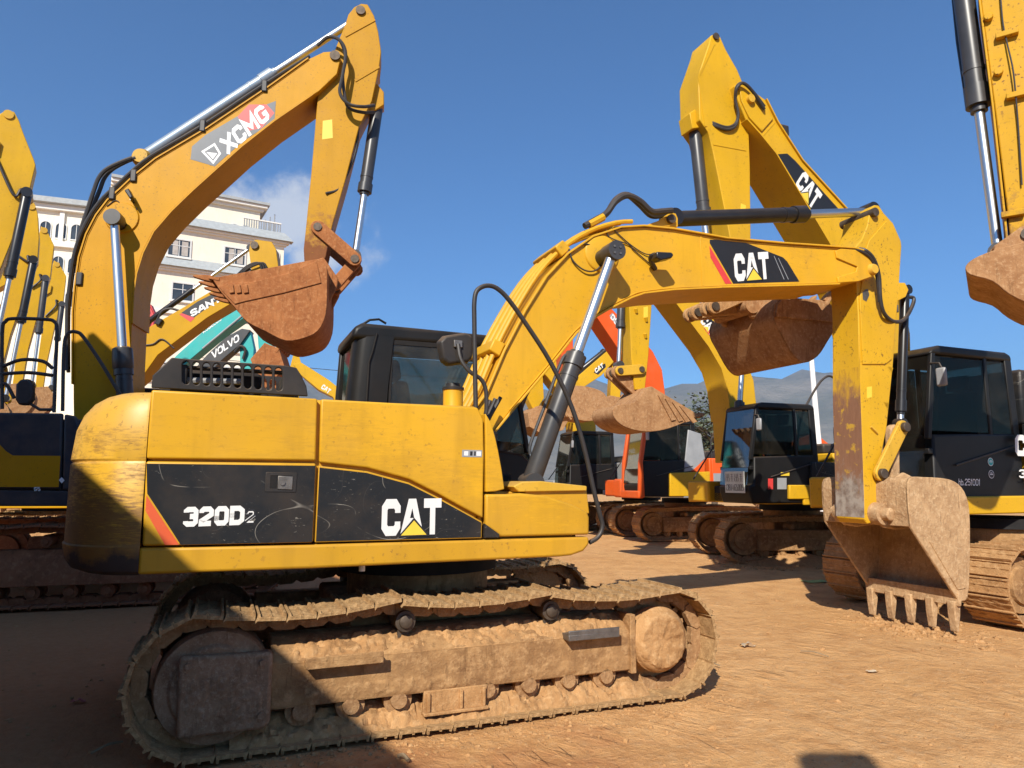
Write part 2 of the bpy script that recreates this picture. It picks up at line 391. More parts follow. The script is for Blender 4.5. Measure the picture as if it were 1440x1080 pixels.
# ---------------------------------------------------------------- lettering: heavy strokes, flat print on a plate
GL = {
 'C': (.62, [[(1,.66),(1,.84),(.8,1),(.2,1),(0,.84),(0,.16),(.2,0),(.8,0),(1,.16),(1,.34)]]),
 'A': (.74, [[(0,0),(.38,1),(.62,1),(1,0)], [(.22,.28),(.78,.28)]]),
 'T': (.60, [[(0,1),(1,1)], [(.5,1),(.5,0)]]),
 '3': (.58, [[(0,.8),(0,.88),(.2,1),(.8,1),(1,.86),(1,.62),(.75,.52),(.4,.52)], [(.75,.52),(1,.4),(1,.14),(.8,0),(.2,0),(0,.12),(0,.2)]]),
 '2': (.58, [[(0,.74),(0,.86),(.2,1),(.8,1),(1,.86),(1,.62),(0,.16),(0,0),(1,0)]]),
 '0': (.58, [[(0,.16),(0,.84),(.2,1),(.8,1),(1,.84),(1,.16),(.8,0),(.2,0),(0,.16),(0,.5)]]),
 'O': (.70, [[(0,.2),(0,.8),(.25,1),(.75,1),(1,.8),(1,.2),(.75,0),(.25,0),(0,.2),(0,.5)]]),
 'D': (.62, [[(0,.5),(0,1),(.7,1),(1,.82),(1,.18),(.7,0),(0,0),(0,.5)]]),
 'X': (.70, [[(0,0),(1,1)], [(0,1),(1,0)]]),
 'M': (.84, [[(0,0),(0,1),(.5,.3),(1,1),(1,0)]]),
 'G': (.66, [[(1,.76),(1,.84),(.8,1),(.2,1),(0,.84),(0,.16),(.2,0),(.8,0),(1,.16),(1,.45),(.6,.45)]]),
 'V': (.72, [[(0,1),(.45,0),(.55,0),(1,1)]]), 'L': (.52, [[(0,1),(0,0),(1,0)]]),
 'S': (.60, [[(1,.76),(1,.86),(.8,1),(.2,1),(0,.86),(0,.64),(.2,.52),(.8,.48),(1,.36),(1,.14),(.8,0),(.2,0),(0,.14),(0,.24)]]),
 'N': (.68, [[(0,0),(0,1),(1,0),(1,1)]]), 'Y': (.68, [[(0,1),(.5,.45),(1,1)], [(.5,.45),(.5,0)]]),
 '1': (.26, [[(0,.8),(.6,1),(.6,0)]]), '5': (.56, [[(1,1),(0,1),(0,.56),(.8,.56),(1,.42),(1,.14),(.8,0),(.2,0),(0,.14)]]),
 '4': (.58, [[(.75,0),(.75,1),(0,.3),(1,.3)]]), '6': (.56, [[(1,.86),(.8,1),(.2,1),(0,.84),(0,.16),(.2,0),(.8,0),(1,.16),(1,.4),(.8,.54),(0,.5)]]),
 '7': (.56, [[(0,1),(1,1),(.35,0)]]), '8': (.56, [[(.2,.52),(0,.66),(0,.86),(.2,1),(.8,1),(1,.86),(1,.66),(.8,.52),(.2,.52),(0,.38),(0,.14),(.2,0),(.8,0),(1,.14),(1,.38),(.8,.52)]]),
 '9': (.56, [[(0,.14),(.2,0),(.8,0),(1,.16),(1,.84),(.8,1),(.2,1),(0,.84),(0,.6),(.2,.46),(1,.5)]]),
 'K': (.62, [[(0,0),(0,1)], [(1,1),(.1,.5),(1,0)]]), 'E': (.54, [[(1,1),(0,1),(0,0),(1,0)], [(0,.5),(.85,.5)]]), 'B': (.6, [[(0,.5),(.8,.52),(1,.66),(1,.86),(.8,1),(0,1),(0,0),(.8,0),(1,.14),(1,.38),(.8,.52)]]),
 'i': (.12, [[(0,0),(0,.65)], [(0,.85),(0,.98)]]), 'b': (.46, [[(0,1),(0,0),(.8,0),(1,.15),(1,.5),(.8,.62),(0,.62)]]), '.': (.12, [[(0,0),(0,.12)]]), '-': (.4, [[(0,.45),(1,.45)]]), ' ': (.3, []),
 'h': (.4, [[(0,1),(0,0)], [(0,.6),(.8,.62),(1,.5),(1,0)]]),
 '#': (.95, [[(0,.9),(1,.9)], [(.5,1),(.5,0)], [(.1,.6),(.9,.6)], [(0,.3),(1,.3)], [(.1,0),(.9,0)]]),
 '$': (.95, [[(.1,1),(.1,.5),(.9,.5),(.9,1)], [(.5,1),(.5,0)], [(0,.45),(0,0),(1,0),(1,.45)]]),
}
def lettering(parent, txt, v, o, ex, ey, mat, t=.22, gap=.10, name='lettering', skew=0.0, dv=None):
    """print txt on the plane v: o lower left corner (u,z), ex the whole width, ey the height (vectors in u-z)"""
    W = sum(GL[c][0]+t+gap for c in txt)-gap
    mb = MB(); x = 0.0; lay = 0
    dv = dv if dv is not None else -.0004*(1 if v < 0 else -1)
    def P(a, b):
        a = a+skew*b
        return (o[0]+ex[0]*a/W+ey[0]*b, o[1]+ex[1]*a/W+ey[1]*b)
    for c in txt:
        w, st = GL[c]
        for pl in st:
            q = [(x+t/2+a*w, t/2+b*(1-t)) for a, b in pl]
            if len(q) >= 2:
                d0 = Vector(q[0])-Vector(q[1]); d1 = Vector(q[-1])-Vector(q[-2])
                closed = q[-1] != q[0] and len(q) > 8
                e0 = d0.normalized()*(t/2 if len(q) == 2 else 0.0); e1 = d1.normalized()*(t/2 if len(q) == 2 else 0.0)
                if c in 'TLEKNMYVADXi147#$h':   # strokes end on the edge of the letter box
                    e0 = d0.normalized()*t/2; e1 = d1.normalized()*t/2
                q[0] = tuple(Vector(q[0])+e0); q[-1] = tuple(Vector(q[-1])+e1)
            a = offset_poly(q, t/2); b = offset_poly(q, -t/2); n = len(q)
            vv = v+dv*lay; lay += 1
            pts = [(P(*p)[0], vv, P(*p)[1]) for p in a]+[(P(*p)[0], vv, P(*p)[1]) for p in b]
            mb.add(pts, [(i, i+1, i+1+n, i+n) for i in range(n-1)])
        x += w+t+gap
    return mb.build(name, mat, parent, smooth=0)
def decal(parent, uz, v0, v1, mat, name='decal'):
    return MB().prism(uz, v0, v1).build(name, mat, parent, smooth=0)
def lerp(a, b, t): return tuple(x+(y-x)*t for x, y in zip(a, b))
def vsub(a, b): return tuple(x-y for x, y in zip(a, b))
def cat_logo(parent, fr, v, o, xe, ye, s, small=False):
    """white CAT with the yellow triangle; o, xe, ye pixels of the lower left, lower right and upper left corners"""
    O, X, Y = fr.uz(*o, v), fr.uz(*xe, v), fr.uz(*ye, v); ex = vsub(X, O); ey = vsub(Y, O)
    d = s*.0008
    lettering(parent, 'CAT', v+d, O, ex, ey, M['whitew'], t=.26, gap=.06)
    def q(a, b): return (O[0]+ex[0]*a+ey[0]*b, O[1]+ex[1]*a+ey[1]*b)
    if not small:
        decal(parent, [q(.27, -.04), q(.80, -.04), q(.535, .48)], v+d*5, v+d*5.5, M['blackprint'], 'logo_edge')
    decal(parent, [q(.32, 0), q(.75, 0), q(.535, .40)], v+d*6, v+d*7, M['yelprint'], 'logo_triangle')
# ---------------------------------------------------------------- machine pieces
def hyd(parent, p0, p1, frac, rb, rr, name='boom_cylinder', mb_mat=None, eye=True):
    a, b = Vector(p0), Vector(p1); L = (b-a).length; e = rb*1.15
    c = MB().turned(a, a+(b-a)*frac, [(0, rb*.9), (.02, rb), (.80, rb), (.801, rb*1.06), (.82, rb*1.06), (.821, rb), (.885, rb), (.886, rb*1.18), (.975, rb*1.18), (.976, rb*.8), (1, rb*.8)])
    ax = Vector((0, 1, 0))
    if eye: c.cyl(a-ax*e, a+ax*e, rb*1.1, n=18)
    for k in range(8):           # gland bolts
        pass
    o = c.build(name, mb_mat or M['cyl'], parent)
    r = MB().cyl(a+(b-a)*(frac-.02), b, rr, n=18).build('rod', M['rod'], o)
    if eye: MB().cyl(b-ax*e*.9, b+ax*e*.9, rr*1.9, n=18).build('rod_eye', mb_mat or M['cyl'], o)
    return o
def bucket(parent, pts, v0, v1, mat, teeth=5, tl=.22, th=.03, name='bucket', tdir=None, tmat=None, lump=True, bottom=None):
    """pts: side outline from the cutting lip round the shell to the hinge; the open side closes it"""
    if len(pts) > 6: pts = [tuple(x) for x in sm(pts, 3)]
    ar = sum(a[0]*c[1]-c[0]*a[1] for a, c in zip(pts, pts[1:]+pts[:1])); th = th if ar > 0 else -th
    b = MB().strip(pts, v0+.005, v1-.005, th)
    b.prism(pts, v0, v0+.035); b.prism(pts, v1-.035, v1)
    o = b.build(name, mat, parent, bevel=.008)
    d = Vector((pts[0][0]-pts[1][0], pts[0][1]-pts[1][1])).normalized() if tdir is None else Vector(tdir).normalized()
    n = Vector((-d.y, d.x)); p = Vector(pts[0])
    base = MB(); lipq = [p-d*.12+n*.03, p+d*.05+n*.02, p+d*.05-n*.02, p-d*.12-n*.03]
    base.prism([tuple(x) for x in lipq], v0-.01, v1+.01).build('lip', tmat or mat, o, bevel=.006)
    for k in range(teeth):
        vc = v0+.07+(v1-v0-.14)*k/(teeth-1); w = .048
        q = [p+d*.0+n*.055, p+d*tl*.45+n*.045, p+d*tl+n*.012, p+d*tl-n*.012, p+d*tl*.45-n*.045, p-n*.055]
        m = MB()
        A = [tuple(x) for x in q]; m.prism(A, vc-w, vc+w)
        m.build('tooth', tmat or mat, o, bevel=.012)
    return o
def stadium(L, h, r1, r2, sag, n=400, zb=.035):
    """closed track path in u-z, as points at equal steps"""
    P = []
    uf, ur = L/2-r1, -L/2+r2; zt1 = zb+2*r1; zt2 = zb+2*r2
    for k in range(40): P.append((ur+(uf-ur)*k/40, zb))
    for k in range(40): a = -pi/2+pi*k/40; P.append((uf+r1*cos(a), zb+r1+r1*sin(a)))
    for k in range(60):
        t = k/60; u = uf+(ur-uf)*t; z = zt1+(zt2-zt1)*t
        z += .035*sin(pi*t) + sag*(-abs(sin(3*pi*t)))**1 * (1 if k else 0); P.append((u, z))
    for k in range(40): a = pi/2+pi*k/40; P.append((ur+r2*cos(a), zb+r2+r2*sin(a)))
    P.append(P[0]); L_ = [0]
    for a, b in zip(P, P[1:]): L_.append(L_[-1]+hypot(b[0]-a[0], b[1]-a[1]))
    return P, L_
def along(P, L_, s):
    s = s % L_[-1]; lo, hi = 0, len(L_)-1
    while hi-lo > 1:
        m = (lo+hi)//2
        if L_[m] <= s: lo = m
        else: hi = m
    t = (s-L_[lo])/max(1e-9, L_[hi]-L_[lo]); a, b = P[lo], P[hi]
    return (a[0]+(b[0]-a[0])*t, a[1]+(b[1]-a[1])*t), atan2(b[1]-a[1], b[0]-a[0])
SHOES = {}
def shoe_mesh(p, sw, mat):
    key = (round(p, 3), sw, mat.name)
    if key not in SHOES:
        t = .012; SHOES[key] = []; st = random.getstate()
        for var in range(4):
            random.seed(900+var)
            m = MB().prism([(-p*.455, -t), (p*.47, -t), (p*.53, -t*2.2), (p*.54, -t*1.2), (p*.48, t), (-p*.455, t)], -sw/2, sw/2)
            for x, hh in ((-.41, .024), (.05, .012), (.43, .018)):
                m.prism([(p*x-.011, t*.9), (p*x+.011, t*.9), (p*x+.007, t+hh), (p*x-.007, t+hh)], -sw/2+.004, sw/2-.004)
            nx, ny = 7, 14                      # dried mud between the bars
            for j in range(ny+1):
                for i in range(nx+1):
                    e = min(i, nx-i, 2)/2*min(j, ny-j, 2)/2
                    m.v.append((p*(-.44+.90*i/nx), sw*(-.49+.98*j/ny), t-.002+e*max(0, rnd(-.006, .019))))
            b = len(m.v)-(nx+1)*(ny+1)
            for j in range(ny):
                for i in range(nx): a = b+j*(nx+1)+i; m.f.append((a, a+1, a+nx+2, a+nx+1))
            SHOES[key].append(m.mesh('track_shoe', mat, 30))
        random.setstate(st)
    return SHOES[key]
def flat_shoe(p, sw, mat):
    key = ('flat', round(p, 3), sw)
    if key not in SHOES:
        t = .014; m = MB().prism([(-p*.5, -t), (p*.52, -t), (p*.52, t), (p*.40, t), (p*.38, t+.025), (p*.34, t+.025), (p*.32, t), (-p*.36, t), (-p*.38, t+.025), (-p*.42, t+.025), (-p*.44, t), (-p*.5, t)], -sw/2, sw/2)
        SHOES[key] = m.mesh('track_shoe', mat, 30)
    return SHOES[key]
def crust(parent, fn, n, k, mat, name='mud_crust', amp=.05, seed=3, freq=9.0):
    from mathutils import noise
    m = MB()
    for i in range(n+1):
        for j in range(k+1):
            p, nn = fn(i/n, j/k); e = min(1, 5*min(j/k, 1-j/k, i/n*3, (1-i/n)*3))
            q = p*freq+Vector((seed, seed*2, 0))
            h = .55*noise.noise(q*.45)+.5*abs(noise.noise(q))+.35*noise.noise(q*2.7)+.2*noise.noise(q*6)
            m.v.append(p+nn*(amp*(h+.25)*e-.006))
    for i in range(n):
        for j in range(k): a = i*(k+1)+j; m.f.append((a, a+1, a+k+2, a+k+1))
    o = m.build(name, mat, parent, smooth=50); o['kind'] = 'stuff'; return o
def crawler(root, L, Wd, h, sw, mats, sag=.03, p=.19, single=True, r1=None, r2=None, rollers=7, fast=False, frame=True, T=None):
    """both tracks: chain, shoes, frame, rollers, idler and sprocket"""
    shoe_m, chain_m, frame_m = mats
    r1 = r1 or (h-.07)/2; r2 = r2 or (h-.07)/2
    before = set(root.children)
    P, L_ = stadium(L, h, r1, r2, sag); N = int(round(L_[-1]/p)); step = L_[-1]/N
    for s in (-1, 1):
        vc = s*(Wd/2-sw/2)
        c = MB()
        for k in range(N):
            (u, z), a = along(P, L_, (k+.5)*step)
            tu, tz = cos(a), sin(a); nu, nz = -tz, tu      # inward normal
            for w in (-.085, .085):
                q = [(u+tu*step*.56*x+nu*y, z+tz*step*.56*x+nz*y) for x, y in ((-1, .012), (1, .012), (1, .07), (.55, .105), (-.55, .105), (-1, .07))]
                c.prism(q, vc+w-.03+(.012 if k % 2 else 0), vc+w+.03+(.012 if k % 2 else 0))
        ch = c.build('track_chain', chain_m, root, smooth=0)
        if fast:
            b = MB(); me = flat_shoe(step, sw, shoe_m); vv = [v.co.copy() for v in me.vertices]; ff = [tuple(q.vertices) for q in me.polygons]
            for k in range(N):
                (u, z), a = along(P, L_, k*step); R = Matrix.Translation((u, vc, z)) @ Matrix.Rotation(-a, 4, 'Y') @ Matrix.Rotation(pi, 4, 'X')
                b.add([tuple(R @ x) for x in vv], ff)
            tag(b.build('track_shoes', shoe_m, ch, smooth=30), kind='stuff')
        else:
            me = shoe_mesh(step, sw, shoe_m)
            for k in range(N):
                (u, z), a = along(P, L_, k*step)
                R = Matrix.Translation((u, vc+rnd(-.007, .007), z)) @ Matrix.Rotation(-a+rnd(-.035, .035), 4, 'Y') @ Matrix.Rotation(pi, 4, 'X')
                inst(random.choice(me), 'track_shoe', ch, R)
        if not frame: continue
        uf, ur = L/2-r1-.035, -L/2+r2+.035
        for nm, u0, rr in (('idler_wheel', uf, r1-.11), ('drive_sprocket', ur, r2-.11)):
            m = MB().turned((u0, vc-.17, r1+.035), (u0, vc+.17, r1+.035), [(0, rr*.62), (.12, rr*.66), (.13, rr*.95), (.3, rr), (.7, rr), (.87, rr*.95), (.88, rr*.66), (1, rr*.62)], 32)
            m.build(nm, frame_m, root)
        m = MB(); z0, z1 = .27*h, .70*h
        sec = [(-.24, z0), (-.24, z0+.55*(z1-z0)), (-.12, z1), (.12, z1), (.24, z0+.55*(z1-z0)), (.24, z0)]
        e0, e1 = ur+r2*.72, uf-r1*.62
        m.loft([[(e0, vc+a, z) for a, z in sec], [(e1, vc+a, z) for a, z in sec]])
        m.build('track_frame', frame_m, root, bevel=.012)
        for k in range(rollers):
            u0 = ur+.42+(uf-ur-.84)*k/(rollers-1)
            MB().turned((u0, vc-.2, .21), (u0, vc+.2, .21), [(0, .05), (.08, .05), (.09, .095), (.3, .095), (.31, .075), (.69, .075), (.7, .095), (.91, .095), (.92, .05), (1, .05)], 14).build('track_roller', frame_m, root)
        for u0 in (ur+(uf-ur)*.36, ur+(uf-ur)*.66):
            MB().turned((u0, vc-.24, .035+2*r1-.19), (u0, vc+.12, .035+2*r1-.19), [(0, .035), (.1, .04), (.11, .075), (.9, .075), (1, .05)], 16).build('carrier_roller', frame_m, root)
    vi = Wd/2-sw-.02
    m = MB().box(-.75, .75, -vi-.1, vi+.1, .48*h, .86*h); m.cyl((0, 0, .85*h), (0, 0, 1.12*h), .62, n=32)
    m.build('carbody', frame_m, root, bevel=.03)
    MB().cyl((0, 0, 1.1*h), (0, 0, 1.24*h), .70, n=40).build('slew_ring', M['dark'], root)
    if T is not None:
        for o in root.children:
            if o not in before: o.matrix_local = T
def arm_box(mb, outline, vh, flange=.0):
    mb.prism(outline, -vh, vh); return mb
def hoseline(parent, pts, r, mat=None, name='hose', n=8, k=6):
    return MB().tube(sm(pts, k), r, n).build(name, mat or M['hose'], parent)
# ================================================================ ground
def noise2(x, y, s=1.0):
    from mathutils import noise
    return noise.noise(Vector((x*s, y*s, 3.7)))
def ground_z(x, y):
    d = hypot(x, y-4)
    return .018*noise2(x, y, .8)+.010*noise2(x, y, 2.6)
def ground():
    xs = [-3000, -600, -120, -45]+[-22+.22*i for i in range(int(44/.22)+1)]+[45, 120, 600, 3000]
    ys = [-600, -120, -20]+[-4+.22*i for i in range(int(36/.22)+1)]+[50, 90, 200, 600, 3000]
    m = MB(); nx = len(xs)
    for y in ys:
        for x in xs:
            near = -23 < x < 23 and -5 < y < 33
            m.v.append((x, y, ground_z(x, y)-.02 if near else -.03))
    for j in range(len(ys)-1):
        for i in range(nx-1): a = j*nx+i; m.f.append((a, a+1, a+1+nx, a+nx))
    k = NT('dirt_ground')
    a = k.noise(.35, 6, .6); b = k.noise(2.5, 8, .68, dist=.5); c = k.noise(14, 7, .7); d = k.noise(60, 4, .7)
    col = k.mix(k.ramp(a, [(.35, 0), (.68, 1)]), (.75, .43, .185), (.65, .345, .13))
    col = k.mix(k.ramp(b, [(.42, 0), (.7, 1)]), col, (.53, .265, .10))
    col = k.mix(k.math('MULTIPLY', k.ramp(c, [(.5, 0), (.7, 1)]), .55), col, (.68, .45, .24))
    col = k.mix(k.math('MULTIPLY', k.ramp(d, [(.56, 0), (.7, 1)]), .5), col, (.30, .18, .095))
    # damp, redder clay round the near track; on the left, shade tone painted in
    px = k.sep(k.tc.outputs['Object'], 0); py = k.sep(k.tc.outputs['Object'], 1)
    e = k.math('ADD', k.math('SUBTRACT', k.math('MULTIPLY', px, .42), py), 5.9)
    w_ = k.math('ADD', k.math('MULTIPLY', e, .55), k.math('MULTIPLY', k.math('SUBTRACT', k.noise(1.1, 6, .65), .5), 2.6))
    lim = k.math('SUBTRACT', w_, k.math('MULTIPLY', k.math('MAXIMUM', k.math('SUBTRACT', px, .2), 0), 1.0))
    wet = k.ramp(lim, [(.15, 0), (.75, 1)])
    left_shade = k.ramp(k.math('ADD', k.math('MULTIPLY', px, -.25), k.math('MULTIPLY', k.noise(.8, 5), .5)), [(.55, 0), (.95, 1)])
    col = k.mix(k.math('MULTIPLY', k.math('MAXIMUM', wet, left_shade), .85), col, k.mix(c, (.36, .14, .055), (.56, .265, .115)))
    k.set(base_color=col, roughness=.95); k.b.inputs['Specular IOR Level'].default_value = .15
    h = k.math('ADD', k.math('MULTIPLY', b, .9), k.math('ADD', k.math('MULTIPLY', c, .4), k.math('MULTIPLY', d, .12))); 
    # pressed marks of passing tracks: rows of bars inside two winding bands
    def band(a, b, c, wd, sc):
        t = k.math('ADD', k.math('ADD', k.math('MULTIPLY', px, a), k.math('MULTIPLY', py, b)), k.math('ADD', k.math('MULTIPLY', k.noise(.35, 2), 1.2), c))
        inb = k.ramp(k.math('ABSOLUTE', t), [(wd*.9, 1), (wd*1.1, 0)])
        s_ = k.math('SINE', k.math('MULTIPLY', k.math('SUBTRACT', k.math('MULTIPLY', px, b), k.math('MULTIPLY', py, a)), sc))
        return k.math('MULTIPLY', k.math('MULTIPLY', inb, k.ramp(s_, [(.35, 0), (.6, 1)])), k.ramp(k.noise(1.6, 5), [(.48, 0), (.62, 1)]))
    tr = k.math('ADD', band(.36, -.93, 3.6, .26, 33), band(.36, -.93, 4.9, .26, 35))
    tr = k.math('ADD', tr, band(.75, -.66, 2.2, .26, 34))
    h = k.math('ADD', h, k.math('MULTIPLY', tr, .22)); h = k.math('ADD', h, k.math('MULTIPLY', k.noise(6, 7, .75, dist=.8), .7)); k.bump(h, .95, .055)
    tag(m.build('ground', k.m, smooth=180), kind='structure')
ground()
# ================================================================ the large yellow excavator in front
FM = Fr((-.843, 6.555), 22.25)
def main_machine():
    fr = FM; R = empty('excavator', fr); SD = -1.35
    tag(R, 'large yellow excavator with black lower side panels and its muddy bucket on the ground', 'excavator')
    P = lambda v, *q: fr.pl(v, q)
    # ---------------- undercarriage
    crawler(R, 4.3, 2.8, .88, .60, (M['mudshoe'], M['mudtrk'], M['mudfrm']), sag=.05, p=.19, frame=False, r1=.40, r2=.42)
    for s in (-1, 1):
        vc = s*1.1
        def face(v): return s*abs(v)
        sec = [(.20, .24), (.20, .54), (.02, .66), (-.18, .66), (-.22, .24)]
        m = MB().loft([[(-1.32, vc+s*a, z+.01) for a, z in sec], [(1.42, vc+s*a, z) for a, z in sec]])
        m.build('track_frame', M['mudfrm'], R, bevel=.012)
        MB().box(1.38, 1.43, min(vc-.02*s, vc+s*.23), max(vc-.02*s, vc+s*.23), .22, .67).build('frame_end_plate', M['mudfrm'], R, bevel=.008)
        # mud piled on the sloping ledge of the frame
        crust(R, lambda i, j: (Vector((-1.29+2.66*i, vc+s*(.205-.20*j), .535+.125*j)), Vector((0, s*.5, .86))), 170, 16, M['mud'], 'mud_crust', .075, 3+s)
        crust(R, lambda i, j: (Vector((-1.29+2.66*i, vc+s*.203, .25+.12*j)), Vector((0, s, 0))), 150, 8, M['mudfrm'], 'mud_crust', .022, 8+s, 12)
        crust(R, lambda i, j: (Vector((-1.55+3.1*i, vc+s*(.255-.22*j), .035+.16*j)), Vector((0, s*.55, .83))), 190, 10, M['mud'], 'mud_crust', .075, 21+s, 11)
        # wheels
        m = MB().turned((-1.66, vc+s*.21, .42), (-1.66, vc-s*.2, .42), [(0, .25), (.06, .27), (.08, .345), (.25, .36), (.8, .36), (1, .3)], 40)
        m.build('idler_wheel', M['greymud'], R, bevel=.004)
        a = P(-1.36, (251, 924), (384, 917), (380, 1018), (369, 1027), (246, 1043)); a = [(u, z) for u, z in a]
        m = MB().prism2(a, [(u*.98-.02, z*.97+.01) for u, z in a], vc+s*.26, vc+s*.10)
        wg = m.build('wheel_guard', M['greymud'], R, bevel=.025)
        crust(wg, lambda i, j: (Vector((a[0][0]+.04+(a[1][0]-a[0][0]-.08)*i, vc+s*.262, .17+.42*j)), Vector((0, s, 0))), 50, 40, M['greymud'], 'mud_crust', .02, 31+s, 14)
        for (u_, z_) in ((a[0][0]+.06, a[0][1]-.06), (a[1][0]-.06, a[1][1]-.06), (a[2][0]-.06, a[2][1]+.06)): MB().cyl((u_, vc+s*.25, z_), (u_, vc+s*.285, z_), .022, n=6).build('bolt', M['greymud'], wg)
        m = MB().turned((1.66, vc+s*.27, .455), (1.66, vc-s*.2, .44), [(0, .12), (.02, .2), (.06, .232), (.12, .245), (.34, .25), (.36, .14), (.5, .14), (.52, .33), (.62, .33), (.63, .12), (1, .12)], 36)
        fd = m.build('final_drive', M['mud'], R)
        crust(fd, lambda i, j: (Vector((1.66+.258*(.02+.98*j)*cos(2*pi*i), vc+s*(.272-.06*max(0, j-.75)*4), .455+.258*(.02+.98*j)*sin(2*pi*i))), Vector((.35*j*cos(2*pi*i), s, .35*j*sin(2*pi*i)))), 64, 12, M['mud'], 'mud_crust', .035, 5+s, 11)
        m = MB()
        for k in range(21):
            t = 2*pi*k/21; m.add([(1.66+cos(t+d)*r, vc+w, .44+sin(t+d)*r) for w in (-.03, .03) for d, r in ((-.09, .32), (-.045, .375), (.045, .375), (.09, .32))], [(0, 1, 2, 3), (7, 6, 5, 4), (0, 4, 5, 1), (1, 5, 6, 2), (2, 6, 7, 3)])
        m.build('sprocket_teeth', M['mudtrk'], R, smooth=0)
        for k in range(8):
            u0 = -1.12+2.3*k/7
            MB().turned((u0, vc-.2, .215), (u0, vc+.2, .215), [(0, .055), (.10, .06), (.11, .1), (.3, .1), (.31, .08), (.69, .08), (.7, .1), (.89, .1), (.90, .06), (1, .055)], 16).build('track_roller', M['mudtrk'], R)
        for u0 in (-.42, .72):
            m = MB().turned((u0, vc+s*.19, .735), (u0, vc-s*.12, .735), [(0, .03), (.02, .045), (.08, .05), (.09, .072), (.5, .075), (.95, .07), (1, .04)], 20); m.box(u0-.04, u0+.04, vc-.1, vc+.02, .6, .74)
            m.build('carrier_roller', M['pin'], R)
        g = [(-.28, .10), (.14, .10), (.17, .14), (.18, .26), (-.29, .26), (-.30, .14)]
        m = MB().prism(g, vc+s*.185, vc+s*.215)
        for d in (-.26, -.02, .15): m.box(d-.012, d+.012, vc+min(s*.12, s*.235), vc+max(s*.12, s*.235), .12, .25)
        m.box(-.30, .18, vc+min(s*.17, s*.25), vc+max(s*.17, s*.25), .10, .122)
        m.build('track_guide_guard', M['mud'], R, bevel=.006)
        for (u0, u1, zz) in ((-1.11, -.60, .50), (.80, 1.24, .525)):
            m = MB().box(u0, u1, min(vc+s*.16, vc+s*.30), max(vc+s*.16, vc+s*.30), zz, zz+.045)
            m.box(u0, u1, min(vc+s*.285, vc+s*.30), max(vc+s*.285, vc+s*.30), zz+.04, zz+.075)
            m.build('step', M['mudfrm'] if u0 < 0 else M['steel'], R, bevel=.005)
    MB().box(-2.05, .98, -1.2, 1.2, 1.17, 1.30).build('house_floor', M['dark'], R, bevel=.02)
    MB().cyl((-.72, -1.16, 1.085), (-.72, -1.16, 1.17), .022, n=10).build('drain_plug', M['white'], R)
    # ---------------- counterweight
    def plan(z, k, n=40):
        pts = []
        for i in range(n+1):
            t = -1+2*i/n; a = abs(t)
            v = 1.35*math.copysign(a**.62, t); q = min(1.0, abs(v)/1.35)
            u = -2.145-.53*(1-q**4.2)**.62
            pts.append((max(u, -9)*1+k*(u+2.14)*-1.0, v*(1-k*.16), z))
        return pts
    def ring(z, k):
        p = plan(z, k); return p+[(-2.13, p[-1][1], z), (-2.13, p[0][1], z)]
    lv = [(1.14, .24), (1.165, .10), (1.22, .03), (1.315, .0), (1.325, .02), (1.34, .02), (1.83, .02), (1.845, .05), (1.86, .02), (2.06, .06), (2.16, .13), (2.235, .24), (2.275, .36), (2.29, .46)]
    MB().loft([ring(z, k) for z, k in lv]).build('counterweight', M['catcw'], R, smooth=28)
    # ---------------- side panels on the near side
    def panel(name, px, mat, v0, v1, bev=.012, par=R):
        return MB().prism(P(SD, *px), v0, v1).build(name, mat, par, bevel=bev)
    rd = P(SD, (212, 549), (446, 560.5), (440, 763.5), (200, 768)); 
    def door(name, px):
        a = P(SD, *px); m = MB().prism(a, SD, SD+.05); return m.build(name, M['cat'], R, bevel=.014, seg=3)
    d1 = door('rear_door', [(213, 548), (446.5, 560.5), (444.5, 648), (206, 645)])
    d1b = door('rear_door_lower', [(205.5, 648.5), (444.5, 651.5), (440, 763), (200, 768)])
    d2 = door('front_door', [(451.5, 561), (560, 567), (672, 573), (680, 590), (681, 640), (679.5, 729), (650, 713.5), (617, 695), (575, 674), (516, 658), (449, 650.5)])
    d2b = MB().prism(P(SD, (448.5, 655), (516, 662.5), (575, 678.5), (617, 699.5), (650, 718), (678.5, 733.5), (678, 757), (443, 763)), SD+.006, SD+.05).build('front_door_lower', M['cat'], R, bevel=.006)
    # black film on the lower panels
    bk = decal(d1b, P(SD, (206, 652), (443.5, 655), (439, 762), (254, 766), (236, 738), (207, 694)), SD-.0016, SD, M['black'], 'black_decal')
    decal(d1b, P(SD, (206, 697), (235, 741), (252, 766), (232, 766.3), (204.5, 718)), SD-.0016, SD, M['redw'], 'red_stripe')
    decal(d2b, P(SD, (449.5, 657.5), (516, 665), (575, 681), (617, 702), (650, 720), (677, 735), (676.5, 755.5), (444.5, 761.5)), SD+.0045, SD+.006, M['black'], 'black_decal')
    o, x, y = P(SD, (257, 741), (343, 738), (259, 713)); lettering(d1b, '320D', SD-.0024, o, vsub(x, o), vsub(y, o), M['whitew'], t=.27, gap=.05)
    o, x, y = P(SD, (344, 738), (358, 737.5), (346, 716)); lettering(d1b, '2', SD-.0024, o, vsub(x, o), vsub(y, o), M['white'], t=.22)
    o, x, y = P(SD, (344, 738), (358, 737.5), (346, 716)); lettering(d1b, '2', SD-.0034, o, vsub(x, o), vsub(y, o), M['blackprint'], t=.13, name='lettering_inner')
    cat_logo(d2b, fr, SD+.0035, (536, 754), (620, 751), (537.5, 702), -1)
    # latch: a recessed pocket with a paddle
    q = P(SD, (374, 664), (418, 665), (416, 692), (372, 691.5))
